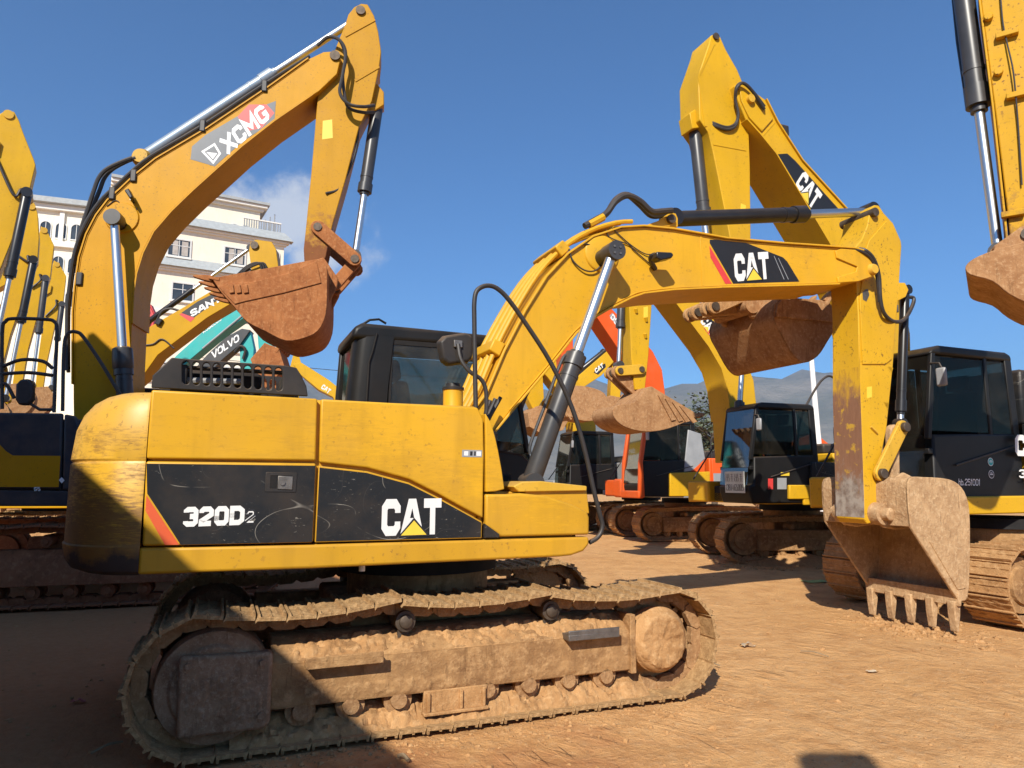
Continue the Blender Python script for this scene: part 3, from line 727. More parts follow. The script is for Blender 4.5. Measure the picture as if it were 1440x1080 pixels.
    m = MB().plate(q, [[lerp(a, b, .16) for a, b in zip(q, q[2:]+q[:2])]], SD-.006, SD-.0018); lt = m.build('door_latch', M['blackpl'], d1b, bevel=.002)
    q = P(SD, (391, 669), (412, 670), (411, 689), (390, 688)); MB().prism(q, SD-.012, SD-.0018).build('latch_paddle', M['steel'], d1b, bevel=.004)
    c = fr.uvz(397, 679, SD); MB().cyl((c[0], SD-.02, c[2]), (c[0], SD-.012, c[2]), .017, n=14).build('key_lock', M['steel'], d1b)
    q = P(SD, (378, 668), (389, 668.5), (388, 689), (377, 688.5)); decal(d1b, q, SD-.004, SD-.0018, M['dark'], 'latch_recess')
    # small sticker
    q = P(SD, (650, 632.5), (678, 633), (677.5, 643), (649.5, 642.5)); decal(d2, q, SD-.0016, SD, M['greyp'], 'sticker')
    for a, b, mm in ((.1, .3, 'white'), (.4, .52, 'blackprint'), (.6, .68, 'blackprint'), (.72, .95, 'white')):
        s_ = [lerp(lerp(q[0], q[1], a), lerp(q[3], q[2], a), .2), lerp(lerp(q[0], q[1], b), lerp(q[3], q[2], b), .2), lerp(lerp(q[0], q[1], b), lerp(q[3], q[2], b), .8), lerp(lerp(q[0], q[1], a), lerp(q[3], q[2], a), .8)]
        decal(d2, s_, SD-.0022, SD-.0016, M[mm], 'sticker_print')
    # tank corner, tool box and step in front
    tc = P(SD, (683, 581), (691, 594), (697, 615), (701, 633), (706, 660), (710, 688), (698, 691), (683.5, 692))
    MB().prism2(tc, [(u-.03 if i in (1, 2, 3, 4, 5) else u, z) for i, (u, z) in enumerate(tc)], SD+.004, SD+.5).build('tank_corner', M['cat'], R, bevel=.02, seg=3)
    tb = P(SD, (683, 695), (715, 695), (732, 693.6), (768, 697), (804, 709), (826, 720), (829, 727), (829, 752), (704, 755), (690, 744), (683, 740))
    MB().prism(tb, SD, SD+.55).build('tool_box', M['cat'], R, bevel=.018, seg=3)
    decal(R, P(SD, (682, 736.5), (702, 751), (702, 755.5), (681, 756)), SD+.001, SD+.05, M['black'], 'decal_tip')
    lid = P(SD, (724, 684), (737, 677.5), (763, 676.5), (828, 683.5), (828, 690.5), (732, 692))
    MB().prism(lid, SD+.03, SD+.62).build('tool_box_lid', M['catw'], R, bevel=.008)
    MB().prism(P(SD+.1, (735, 690), (822, 688), (826, 722), (735, 740)), SD+.06, SD+.6).build('inner_box', M['cat'], R, bevel=.01)
    # anti-slip grit on the lid
    sl = P(SD, (195, 770.5), (440, 765.8), (829.5, 755), (830, 766), (822, 775.5), (805, 781.5), (789, 783.2), (440, 800), (192.5, 809))
    MB().prism2(sl, [(u, z) for u, z in sl], SD+.012, SD+.1).build('side_sill', M['cat'], R, bevel=.02, seg=3)
    # house body behind the panels
    MB().box(-2.125, .10, SD+.045, 1.32, 1.31, 2.285).build('house_body', M['cat'], R, bevel=.03)
    MB().box(.10, .14, SD+.06, -.62, 1.31, 2.2).build('tank_front', M['cat'], R, bevel=.01)
    MB().box(.14, .95, -1.2, -.72, 1.25, 1.64).build('front_deck_box', M['cat'], R, bevel=.02)
    MB().box(.10, .98, -.72, .34, 1.2, 1.5).build('boom_foot_bracket', M['dark'], R, bevel=.02)
    for k, (a, b, c_, d, e, f) in enumerate(((.12, .5, -.7, -.45, 1.5, 2.15), (.2, .75, -.4, .3, 1.45, 1.8), (.12, .3, -.45, .3, 1.5, 2.3))):
        MB().box(a, b, c_, d, e, f).build('valve_block', M['dark'], R, bevel=.03)
    for k in range(7):
        v = -.62+.13*k; hoseline(R, [(.25, v, 1.6), (.35, v+.05, 1.95+.03*k), (.42+.02*k, v+.02, 2.2), (.55, v, 2.45)], .018)
    # hood with grille
    go = P(-1.2, (212.6, 545), (214.5, 528), (241.5, 502.6), (254, 504), (402, 514), (417, 517), (424, 528), (431, 543), (433, 557))
    holes = []
    for i in range(10):
        xc = 261.4+14.5*i; yt = 507.5+1.03*i; yb = 540.5+1.03*i; w = 5.3
        pts = [(xc-w, yt+5), (xc-w*.6, yt+1), (xc, yt), (xc+w*.6, yt+1), (xc+w, yt+5), (xc+w, yb-5), (xc+w*.6, yb-1), (xc, yb), (xc-w*.6, yb-1), (xc-w, yb-5)]
        holes.append(P(-1.2, *pts))
    gr = MB().plate(go, holes, -1.2, -1.165).build('hood_grille', M['blackpl'], R, bevel=.006)
    MB().plate(go, holes, -.62, -.60).build('hood_grille', M['blackpl'], R)
    u0, u1 = go[2][0], go[5][0]
    m = MB(); m.box(u0, u0+.1, -1.17, -.6, 2.30, 2.50); m.box(u1-.08, u1, -1.17, -.6, 2.30, 2.48)
    m.box(u0+.02, u1-.28, -1.0, -.75, 2.29, 2.36); m.box(u0, u1, -1.17, -1.08, 2.475, 2.495)
    m.build('hood_frame', M['blackpl'], R, bevel=.01)
    MB().box(u0+.05, u1-.22, -1.05, -.62, 2.29, 2.485).build('engine_block', M['dark'], R, bevel=.03)
    MB().box(-1.95, -1.2, -.35, 1.2, 2.28, 2.47).build('engine_hood', M['blackpl'], R, bevel=.05, seg=3)
    MB().tube([(u0+.1, -1.1, 2.40), (u1-.35, -1.1, 2.41)], .022).build('hood_prop_bar', M['greyp'], R)
    # ---------------- cab (far side of the machine)
    c0, c1, v0, v1, zr = -.60, 1.16, .34, 1.28, 3.23
    m = MB(); m.prism([(c0-.03, 1.3), (c1+.05, 1.3), (c1+.12, 1.9), (c1, 2.0), (c0-.03, 2.25)], v0, v1); m.build('cab_lower', M['cabblk'], R, bevel=.03)
    roof = [(c0+.0, zr-.16), (c0+.02, zr-.05), (c0+.10, zr), (c1-.22, zr-.02), (c1-.1, zr-.07), (c1-.06, zr-.15)]
    MB().prism2(roof, roof, v0-.01, v1+.01).build('cab_roof', M['cabblk'], R, bevel=.045, seg=4)
    # rear right pillar, wide and round
    m = MB()
    for z0_, uo in ((0, 0),):
        secs = []
        for z, du in ((2.2, -.02), (2.6, .0), (3.0, .035), (3.12, .05)):
            secs.append([(c0+du+a, v0+b, z) for a, b in ((.0, .22), (.0, .10), (.03, .03), (.10, -.005), (.22, -.01), (.36, -.01), (.36, .08), (.2, .2))])
        m.loft(secs)
    m.build('cab_pillar', M['cabblk'], R, smooth=60)
    MB().tube([(c0+.24, v0-.02, 3.13), (c0+.20, v0-.022, 2.95), (c0+.17, v0-.022, 2.85), (c0+.15, v0-.02, 2.25)], .009).build('cab_seam', M['dark'], R)
    for (a, b) in ((c0, v1-.07),):
        m = MB().loft([[(a-.02, b, 2.2), (a+.10, b, 2.2), (a+.10, b+.07, 2.2), (a-.02, b+.07, 2.2)], [(a+.03, b, 3.12), (a+.15, b, 3.12), (a+.15, b+.07, 3.12), (a+.03, b+.07, 3.12)]]); m.build('cab_pillar', M['cabblk'], R, bevel=.02)
    for vv in (v0, v1-.06):
        m = MB().loft([[(c1+.04, vv, 2.0), (c1+.10, vv, 2.0), (c1+.10, vv+.06, 2.0), (c1+.04, vv+.06, 2.0)], [(c1-.16, vv, 3.12), (c1-.09, vv, 3.12), (c1-.09, vv+.06, 3.12), (c1-.16, vv+.06, 3.12)]]); m.build('cab_pillar', M['cabblk'], R, bevel=.02)
    MB().box(c0+.55, c0+.60, v1-.05, v1, 2.0, 3.1).build('cab_pillar', M['cabblk'], R, bevel=.01)
    MB().prism([(c0+.37, 2.22), (c1+.06, 2.1), (c1-.13, 3.07), (c0+.40, 3.07)], v0+.014, v0+.02).build('window_pane', M['glass'], R, smooth=0)
    for fr_ in ([(c0+.37, 3.04), (c1-.1, 3.04), (c1-.1, 3.085), (c0+.37, 3.085)], [(c0+.362, 2.2), (c0+.385, 2.2), (c0+.41, 3.08), (c0+.387, 3.08)]):
        MB().prism(fr_, v0+.004, v0+.03).build('window_seal', M['dark'], R)
    MB().prism([(c0+.02, 2.22), (c1+.06, 2.1), (c1-.13, 3.07), (c0+.06, 3.07)], v1-.02, v1-.014).build('window_pane', M['glass'], R, smooth=0)
    MB().add([(c0+.02, v0+.2, 2.22), (c0+.02, v1-.06, 2.22), (c0+.055, v1-.06, 3.06), (c0+.055, v0+.2, 3.06)], [(0, 1, 2, 3)]).build('window_pane', M['glassd'], R, smooth=0)
    MB().add([(c1+.08, v0+.06, 2.0), (c1+.08, v1-.06, 2.0), (c1-.12, v1-.06, 3.08), (c1-.12, v0+.06, 3.08)], [(0, 1, 2, 3)]).build('window_pane', M['glass'], R, smooth=0)
    m = MB().box(.0, .5, .56, 1.02, 2.0, 2.12); m.prism([(-.02, 2.1), (.12, 2.1), (.02, 2.72), (-.12, 2.72)], .56, 1.02); m.prism([(-.12, 2.74), (-.02, 2.74), (-.05, 2.95), (-.14, 2.95)], .66, .92); m.build('seat', M['chairm'], R, bevel=.04)
    m = MB().box(.05, .75, .42, .54, 1.95, 2.2); m.box(.05, .75, 1.06, 1.18, 1.95, 2.2); m.tube([(.7, .48, 2.2), (.72, .48, 2.42)], .02); m.tube([(.7, 1.12, 2.2), (.72, 1.12, 2.42)], .02); m.build('control_console', M['chairm'], R, bevel=.03)
    MB().tube([fr.uvz(507, 458, .5), fr.uvz(520, 450, .5), fr.uvz(533, 449, .5), fr.uvz(543, 455, .5)], .012).build('cab_aerial', M['cabblk'], R)
    # ---------------- tank top: filler neck, mirror, hand rail
    c = fr.uvz(637, 570, -.95); c2 = fr.uvz(637, 548, -.95)
    nk = MB().turned((c[0], c[1], 2.27), (c[0], c[1], c2[2]), [(0, .085), (.1, .08), (1, .08)], 20).build('filler_neck', M['cat'], R)
    MB().turned((c[0], c[1], c2[2]-.005), (c[0], c[1], c2[2]+.05), [(0, .088), (.4, .088), (.5, .06), (1, .055)], 20).build('filler_cap', M['blackpl'], nk)
    mp = P(-1.12, (613, 481), (622, 472), (655, 467), (664, 474), (664, 505), (657, 512), (627, 516), (618, 508))
    mi = MB().prism2(mp, [lerp(p, (sum(a[0] for a in mp)/8, sum(a[1] for a in mp)/8), .12) for p in mp], -1.10, -1.18).build('mirror', M['blackpl'], R, bevel=.018, seg=3)
    q = P(-1.19, (638, 478), (650, 479), (650, 489), (638, 488)); MB().prism(q, -1.2, -1.17).build('mirror_clamp', M['steel'], mi, bevel=.004)
    MB().tube(sm([fr.uvz(644, 484, -1.2), fr.uvz(648, 505, -1.22), fr.uvz(660, 522, -1.24), fr.uvz(676, 533, -1.24), fr.uvz(683, 548, -1.24), fr.uvz(684, 572, -1.24), fr.uvz(683, 582, -1.24)], 5), .017, 8).build('mirror_arm', M['hose'], R)
    rp = [(669, 574), (668, 520), (667, 450), (667, 425), (670, 410), (679, 403), (690, 402), (701, 407), (715, 421), (740, 456), (775, 511), (805, 575), (824, 640), (835, 690), (844, 725), (847, 738), (845, 749), (839, 757), (829, 763)]
    MB().tube(sm([fr.uvz(x, y, -1.25) for x, y in rp], 4), .019, 10).build('hand_rail', M['hose'], R)
    # ---------------- boom
    bt = P(-.33, (684, 553), (709, 494), (738, 438), (768, 390), (798, 358), (833, 334), (872, 321), (904, 319), (946, 323), (987, 330), (1020, 336), (1100, 343), (1160, 347), (1200, 350))
    bb = P(-.33, (1179, 399), (1120, 401), (1020, 403.5), (987, 405), (946, 407), (904, 412), (887, 418), (857, 433), (838, 444), (810, 467), (774, 512), (718, 578))
    tip = P(-.33, (1218, 355), (1229, 366), (1232, 380), (1228, 390), (1208, 395))
    foot = [(.42, 1.95), (.30, 1.72), (.12, 1.66), (.02, 1.78), (.08, 1.92), (.25, 2.1)]
    out = bt+tip+bb+foot
    bm_ = MB().prism(out, -.33, .33)
    bo = bm_.build('boom', M['cat'], R, bevel=.012)
    top_pl = [foot[-2]]+bt+tip[:1]; MB().strip(offset_poly(top_pl, -.004), -.362, .362, .020).build('boom_top_plate', M['cat'], bo, bevel=.004)
    low = [(.45, 2.0)]+bb[::-1]; MB().strip(offset_poly(low, .004), -.358, .358, -.020).build('boom_bottom_plate', M['cat'], bo, bevel=.004)
    # raised boss plate at the tip, weld seams and reinforcing rib
    for s in (-1, 1):
        q = P(-.34, (1174, 353), (1182, 350), (1210, 352), (1229, 366), (1232, 380), (1226, 389), (1206, 396), (1178, 398), (1177, 390), (1203, 382), (1205, 375), (1176, 363))
        MB().prism(q, min(s*.33, s*.352), max(s*.33, s*.352)).build('tip_plate', M['cat'], bo, bevel=.006)
        c = fr.uz(1227, 379, -.36); MB().turned((c[0], s*.34, c[1]), (c[0], s*.40, c[1]), [(0, .075), (.5, .07), (1, .055)], 18).build('tip_pin', M['catw'], bo)
        c = fr.uz(846, 357, -.33); MB().turned((c[0], s*.325, c[1]), (c[0], s*.36, c[1]), [(0, .20), (.6, .19), (1, .15)], 28).build('pin_boss', M['cat'], bo, bevel=.006)
        for x0 in (984,):
            q = P(-.33, (x0, 333), (x0+3, 333), (x0+6, 402), (x0+3, 402)); MB().prism(q, min(s*.329, s*.336), max(s*.329, s*.336)).build('weld_seam', M['cat'], bo, bevel=.002)
    dv = -.33
    decal(bo, P(dv, (998, 337), (1040, 338), (1101, 362), (1107, 368), (1124, 396), (1031, 399), (998, 342)), dv-.002, dv, M['blackprint'], 'boom_decal')
    decal(bo, P(dv, (997.5, 346), (1029, 399), (1020, 399.2), (999, 362)), dv-.0024, dv, M['red'], 'red_stripe')
    cat_logo(bo, fr, dv-.003, (1034, 396), (1083, 392), (1031, 357), -1)
    for x0, y0 in ((1088, 360), (1094, 363)): decal(bo, P(dv, (x0, y0), (x0+.7, y0), (x0+15, 393), (x0+14, 393)), dv-.0026, dv, M['greyp'], 'scratch_mark')
    for s in (-1, 1):
        for q in (offset_poly(bt, -.016), offset_poly(bb, -.016)): MB().tube([(a, s*.332, b) for a, b in sm(q, 3)], .007, 6).build('weld_bead', M['cat'], bo)
    # lines along the top of the boom
    path = [(.32, 2.16)]+bt[:8]
    for k, v in enumerate((-.285, -.20, -.12, -.03, .06, .15)):
        q = offset_poly(sm(path, 3), .075+.012*(k % 2)); q = q[1:len(q)-1-(k % 3)]
        MB().tube([(a, v, b) for a, b in q], .024, 8).build('boom_pipe', M['cat'], bo)
    for i, (px_) in enumerate(((699, 500), (782, 372))):
        c = fr.uz(*px_, -.3); j = min(range(len(bt)), key=lambda j: hypot(bt[j][0]-c[0], bt[j][1]-c[1]))
        a, b = bt[max(j-1, 0)], bt[j+1]; d = Vector((b[0]-a[0], b[1]-a[1])).normalized(); n = Vector((-d.y, d.x)); o_ = Vector(bt[j])+n*.02
        q = [tuple(o_-d*.07), tuple(o_+d*.07), tuple(o_+d*.06+n*.12), tuple(o_-d*.06+n*.12)]
        MB().prism(q, -.34, .22).build('pipe_clamp', M['cat'], bo, bevel=.012)
    for k, v in enumerate((-.26, -.14)):
        hoseline(bo, [fr.uvz(822, 318, v), fr.uvz(838, 309, v), fr.uvz(853, 300, v), fr.uvz(866, 283-2*k, v), fr.uvz(882, 275-1*k, v), fr.uvz(900, 283+5*k, v), fr.uvz(916, 297+6*k, v), fr.uvz(932, 297+5*k, v), fr.uvz(945, 296+4*k, v)], .034)
        MB().tube([fr.uvz(828, 316, v), fr.uvz(848, 305, v)], .042, 8).build('hose_fitting', M['cat'], bo)
    hoseline(bo, [fr.uvz(806, 352, -.345), fr.uvz(822, 343, -.35), fr.uvz(848, 352, -.36), fr.uvz(858, 357, -.5)], .008)
    hoseline(bo, [fr.uvz(800, 350, -.345), fr.uvz(806, 367, -.35), fr.uvz(822, 380, -.36), fr.uvz(838, 380, -.36), fr.uvz(850, 366, -.36)], .008)
    hoseline(bo, [fr.uvz(852, 323, -.345), fr.uvz(858, 334, -.345), fr.uvz(884, 344, -.345), fr.uvz(892, 352, -.345), fr.uvz(915, 372, -.345)], .006)
    hoseline(bo, [fr.uvz(860, 320, -.345), fr.uvz(884, 342, -.345), fr.uvz(905, 356, -.345), fr.uvz(918, 358, -.36)], .006)
    # work lamp on the boom side
    m = MB().tube(sm([fr.uvz(921, 378, -.335), fr.uvz(916, 368, -.40), fr.uvz(916, 361, -.45), fr.uvz(922, 358, -.48)], 4), .028, 8)
    wl_ = m.build('work_lamp', M['cylblk'], bo)
    q = P(-.5, (919, 356), (940, 357), (943, 361), (940, 365), (925, 368), (919, 364)); MB().prism(q, -.56, -.44).build('lamp_housing', M['cylblk'], wl_, bevel=.012)
    # lug of the stick cylinder
    lug = P(-.16, (905, 318), (925, 311), (936, 303), (942, 299.5), (949, 301), (952, 308), (952, 320))
    for s in (-1, 1): MB().prism(lug, s*.16-.02, s*.16+.02).build('cylinder_lug', M['cat'], bo, bevel=.006)
    c = fr.uz(944, 308, -.2); MB().cyl((c[0], -.22, c[1]), (c[0], .22, c[1]), .05, n=16).build('lug_pin', M['pin'], bo)
    a = fr.uvz(944, 308, 0); b = fr.uvz(1222, 298, 0)
    hyd(R, a, b, .655, .088, .055, 'stick_cylinder', M['cylblk'])
    for s in (-1, 1):
        a = (.86, s*.56, 1.70); b = (1.742, s*.56, 3.93)
        c = hyd(R, a, b, .545, .085, .05, 'boom_cylinder')
        MB().cyl((b[0], s*.30, b[2]), (b[0], s*.645, b[2]), .085, n=22).build('cylinder_head_pin', M['cylblk'], c, bevel=.006)
        for k in range(4):
            t = pi/4+k*pi/2; MB().cyl((b[0]+.045*cos(t), s*.643, b[2]+.045*sin(t)), (b[0]+.045*cos(t), s*.657, b[2]+.045*sin(t)), .013, n=6).build('bolt', M['steel'], c)
        d = Vector(b)-Vector(a)
        n_ = Vector((-d.z, 0, d.x)).normalized()
        MB().tube(sm([Vector(a)+d*.10+n_*.10, Vector(a)+d*.14+n_*.13, Vector(a)+d*.30+n_*.125, Vector(a)+d*.48+n_*.12, Vector(a)+d*.52+n_*.09], 4), .016, 8).build('cylinder_pipe', M['cyl'], c)
        MB().box(.80, .96, min(s*.42, s*.68), max(s*.42, s*.68), 1.45, 1.66).build('cylinder_foot', M['dark'], R, bevel=.02)
    # ---------------- stick
    so_ = P(-.22, (1222, 316), (1226, 292), (1232, 287.5), (1238, 288), (1245, 299), (1257, 312), (1269, 338), (1270, 346), (1266, 405), (1258, 513), (1249, 602), (1236, 668), (1237, 700), (1240, 722), (1236, 733), (1222, 737), (1217, 730), (1217, 700), (1212, 558), (1209, 440), (1206, 392), (1200, 352), (1214, 336))
    st = MB().prism(so_, -.20, .20).build('stick', M['catstick'], R, bevel=.01)
    sp = P(-.22, (1219, 350), (1223, 338), (1240, 318), (1248, 310), (1256, 313), (1267.5, 339), (1268, 346), (1264.5, 405), (1255, 505), (1246, 512), (1214, 512), (1210, 420))
    for s in (-1, 1): MB().prism(sp, min(s*.199, s*.215), max(s*.199, s*.215)).build('side_plate', M['catstick'], st, bevel=.005)
    inn = P(-.22, (1211.2, 470), (1212, 558), (1217, 700), (1217.5, 728)); 
    MB().strip([(u-.004, z) for u, z in inn], -.205, .205, .004 if inn[0][1] < inn[-1][1] else -.004).build('inner_face', M['scraped'], st, smooth=0)
    lo = P(-.22, (1218.5, 690), (1235.5, 680), (1237, 700), (1239.5, 722), (1236, 732.5), (1222, 736.5), (1218, 729))
    c = fr.uz(1231, 298, -.25); MB().cyl((c[0], -.26, c[1]), (c[0], .26, c[1]), .055, n=16).build('stick_pin', M['pin'], st)
    for s in (-1, 1):
        MB().turned((5.40, s*.2, 1.35), (5.40, s*.42, 1.35), [(0, .13), (.55, .125), (.56, .075), (.95, .07), (1, .05)], 20).build('bucket_pin', M['mudbkt'], st)
    q = P(-.218, (1248, 338), (1250, 338), (1231, 470), (1229, 470))
    MB().prism(P(-.222, (1213.5, 411), (1217, 407), (1221, 406), (1223, 415), (1219, 424), (1214, 421)), -.2165, -.2155).build('worn_patch', M['steel'], st, smooth=0)
    q = P(-.22, (1221, 544), (1228, 543), (1228, 558), (1221, 560)); decal(st, q, -.2012, -.2, M['yelprint'], 'warning_label')
    MB().tube([fr.uvz(1225, 600, -.21), fr.uvz(1234, 609, -.21)], .016, 6).build('welded_stub', M['catw'], st)
    # hoses at the elbow
    hoseline(R, [fr.uvz(1208, 350, -.30), fr.uvz(1218, 353, -.36), fr.uvz(1229, 365, -.36), fr.uvz(1236, 388, -.33), fr.uvz(1238, 420, -.30), fr.uvz(1243, 440, -.28), fr.uvz(1254, 451, -.22), fr.uvz(1266, 452, -.15), fr.uvz(1275, 445, -.1), fr.uvz(1283, 430, -.06), fr.uvz(1285, 420, -.05), fr.uvz(1279, 418, -.03), fr.uvz(1268, 421, 0)], .024)
    hoseline(R, [fr.uvz(1170, 346, -.28), fr.uvz(1190, 349, -.31), fr.uvz(1212, 354, -.36), fr.uvz(1226, 366, -.36), fr.uvz(1233, 390, -.33), fr.uvz(1236, 425, -.28)], .016)
    a = fr.uvz(1271, 408, 0); b = fr.uvz(1266, 597, 0)
    m = MB().prism(P(-.1, (1262, 398), (1271, 398), (1276, 408), (1272, 418), (1260, 424)), -.12, .12); m.build('cylinder_lug', M['catstick'], st, bevel=.008)
    bc = hyd(R, (a[0]+.02, 0, a[2]), (b[0], 0, b[2]), .93, .056, .04, 'bucket_cylinder', M['cylblk'])
    MB().box(6.10, 6.20, -.07, .07, 3.85, 3.95).build('hose_port', M['steel'], bc, bevel=.01)
    for yy in (515, 565):
        q = P(-.21, (1249-(yy-515)*.12, yy), (1257-(yy-515)*.12, yy+2), (1255-(yy-515)*.12, yy+9)); MB().prism(q, -.2, .2).build('cylinder_rest', M['catstick'], st)
    for s in (-1, 1):
        a = Vector(fr.uz(1237, 666, -.25)); b = Vector(fr.uz(1268.5, 601, -.25)); d = (b-a).normalized(); n = Vector((-d.y, d.x))
        q = []
        for k in range(9): t = pi/2+pi*k/8; q.append(tuple(a+(d*cos(t)+n*sin(t))*.085))
        for k in range(9): t = -pi/2+pi*k/8; q.append(tuple(b+(d*cos(t)+n*sin(t))*.085))
        MB().prism(q, min(s*.225, s*.275), max(s*.225, s*.275)).build('bucket_link', M['catw'], R, bevel=.01)
        for c in (a, b): MB().cyl((c.x, s*.26, c.y), (c.x, s*.325, c.y), .058, n=16).build('link_pin', M['pin'], R, bevel=.005)
        a = b.copy(); c = Vector(fr.uz(1270, 679, -.25)); d = (c-a).normalized(); n = Vector((-d.y, d.x))
        q = [tuple(a+n*.07), tuple(c+n*.07), tuple(c+d*.06), tuple(c-n*.07), tuple(a-n*.07), tuple(a-d*.05)]
        MB().prism(q, min(s*.06, s*.16), max(s*.06, s*.16)).build('power_link', M['mudbkt'], R, bevel=.02)
    # ---------------- bucket
    pts = P(-.62, (1349, 846), (1361, 840), (1364, 795), (1364.5, 745), (1362, 708), (1353, 686), (1335, 674), (1300, 671), (1279, 673), (1277, 700), (1281, 741))
    bk = bucket(R, pts, -.62, .62, M['mudbkt'], 5, .34, .03, tdir=(-.06, -1))
    ear = P(-.3, (1252, 700), (1262, 670), (1272, 664), (1284, 670), (1290, 700), (1288, 741), (1262, 745), (1244, 742), (1237, 735), (1238, 722))
    for s in (-1, 1):
        MB().prism(ear, min(s*.25, s*.30), max(s*.25, s*.30)).build('hinge_ear', M['mudbkt'], bk, bevel=.02)
        c = fr.uz(1270, 681, -.36); MB().cyl((c[0], s*.29, c[1]), (c[0], s*.40, c[1]), .065, n=16).build('hinge_pin', M['pin'], bk, bevel=.006)
        wp = P(-.62, (1349, 846), (1361, 842), (1364, 760), (1353, 700), (1322, 760), (1335, 812))
    for s in (-1, 1):
        MB().prism([lerp(p, (6.2, .9), .18) for p in P(-.62, (1296, 757), (1345, 841), (1359, 838), (1360, 800), (1352, 770))], min(s*.615, s*.632), max(s*.615, s*.632)).build('wear_plate', M['mudbkt'], bk, bevel=.01)
    return R
main = main_machine()
# ================================================================ the other machines
def frame_at(px, py, y, deg, u, v):
    """axes of a machine whose point (u, v) lies behind the pixel at the distance y"""
    p = at_y(px, py, y); a = radians(deg); f = Vector((cos(a), sin(a), 0)); l = Vector((-sin(a), cos(a), 0))
    return Fr(p-f*u-l*v, deg)
def generic_house(R, c, k=1.0, cab='near', text=None, cabf=1.2, detail=True, zb=1.15):
    """upper body: counterweight, doors, hood, sill and a cab on the left with panes"""
    b, dk, lowm = M[c['body']], M['cabblk'], M[c.get('low', c['body'])]
    W = 1.36*k; z0, z1 = zb, zb+1.02*k
    pts = []
    for i in range(25):
        t = -1+2*i/24; v = W*math.copysign(abs(t)**.6, t); q = abs(v)/W; pts.append((-2.1*k-.55*k*(1-q**4)**.6, v))
    ring = lambda z, s: [((u+2.1*k)*s-2.1*k, v*(1-(1-s)*.2), z) for u, v in pts]+[(-2.08*k, W, z), (-2.08*k, -W, z)]
    MB().loft([ring(z0, .8), ring(z0+.06, 1), ring(z0+.75*(z1-z0), 1), ring(z0+.92*(z1-z0), .85), ring(z1+.05, .6)]).build('counterweight', M[c.get('cw', c['body'])], R, smooth=30)
    MB().box(-2.07*k, -.65*k, -W+.05, W-.05, z0, z1).build('house_body', b, R, bevel=.03)
    MB().box(-.64*k, .15*k, -W+.05, -.45*k, z0, z1).build('tank', b, R, bevel=.04)
    MB().box(-.64*k, 1.0*k, -.44*k, W-.08, z0, z0+.22).build('deck', lowm, R, bevel=.02)
    MB().box(.16*k, 1.1*k, -W+.05, -.5*k, z0, z0+.45*k).build('tool_box', b, R, bevel=.04)
    MB().box(-1.9*k, -.8*k, -.9*k, .9*k, z1, z1+.22*k).build('engine_hood', M[c.get('hood', 'blackpl')], R, bevel=.05)
    for s in (-1, 1):
        e = s*W
        for u0, u1 in ((-2.05, -1.42), (-1.40, -.70)):
            MB().box(u0*k, u1*k, min(e, e-s*.045), max(e, e-s*.045), z0+.16*k, z1-.03).build('side_door', b, R, bevel=.015)
            MB().box((u0+.03)*k, (u1-.03)*k, min(e+s*.002, e-s*.01), max(e+s*.002, e-s*.01), z0+.18*k, z0+.62*k).build('door_stripe', M[c.get('stripe', 'black')], R)
        MB().box(-2.05*k, 1.05*k if s < 0 else .2*k, min(e, e-s*.06), max(e, e-s*.06), z0-.02, z0+.14*k).build('side_sill', lowm, R, bevel=.02)
        MB().tube(sm([(-.1*k if s < 0 else -.75*k, s*(W-.08), z1), (-.1*k if s < 0 else -.75*k, s*(W-.08), z1+.5), (.0 if s < 0 else -.85*k, s*(W-.08), z1+.58), (.15 if s < 0 else -1.0*k, s*(W-.08), z1+.5), (.95*k if s < 0 else -1.3*k, s*(W-.08), z0+.5 if s < 0 else z1)], 5), .018).build('hand_rail', M['hose'], R)
    # cab
    cf = cabf*k; cr = cf-1.62*k; v0, v1 = .36*k, 1.31*k; zr = zb+2.0*k; fm = M[c.get('cab', 'cabblk')]
    zs = zb+.98*k
    MB().prism([(cr, zb+.02), (cf+.03, zb+.02), (cf+.10, zb+.25), (cf+.10, zb+.36), (cf-.02, zb+.38), (cf-.04, zs-.06), (cr, zs)], v0, v1).build('cab_lower', fm, R, bevel=.03)
    MB().prism([(cr+.02, zr-.13), (cr+.05, zr-.03), (cr+.15, zr), (cf-.30, zr), (cf-.16, zr-.05), (cf-.10, zr-.13)], v0-.01, v1+.01).build('cab_roof', M[c.get('roof', c.get('cab', 'cabblk'))], R, bevel=.04, seg=3)
    def pillar(a0, a1, w, vv, t=.06):
        MB().loft([[(a0, vv, zs-.12), (a0+w, vv, zs-.12), (a0+w, vv+t, zs-.12), (a0, vv+t, zs-.12)], [(a1, vv, zr-.1), (a1+w, vv, zr-.1), (a1+w, vv+t, zr-.1), (a1, vv+t, zr-.1)]]).build('cab_pillar', fm, R, bevel=.015)
    for vv in (v0, v1-.06):
        pillar(cr+.0, cr+.04, .14, vv); pillar(cf-.06+.04, cf-.22, .08, vv); pillar(cr+.50*k, cr+.50*k, .07, vv, .055)
    for vv, s in ((v0+.012, 1), (v1-.02, -1)):
        MB().prism([(cr+.58*k, zs-.01), (cf-.03, zs-.01), (cf-.19, zr-.15), (cr+.58*k, zr-.15)], vv, vv+.006).build('window_pane', M['glassd'], R, smooth=0)
        MB().prism([(cr+.14, zs-.02), (cr+.49*k, zs-.02), (cr+.49*k, zr-.15), (cr+.17, zr-.15)], vv, vv+.006).build('window_pane', M['glassd'], R, smooth=0)
    fx = lambda z: cf+.05-.19*max(0, (z-zs+.26)/(zr-.1-zs+.26))
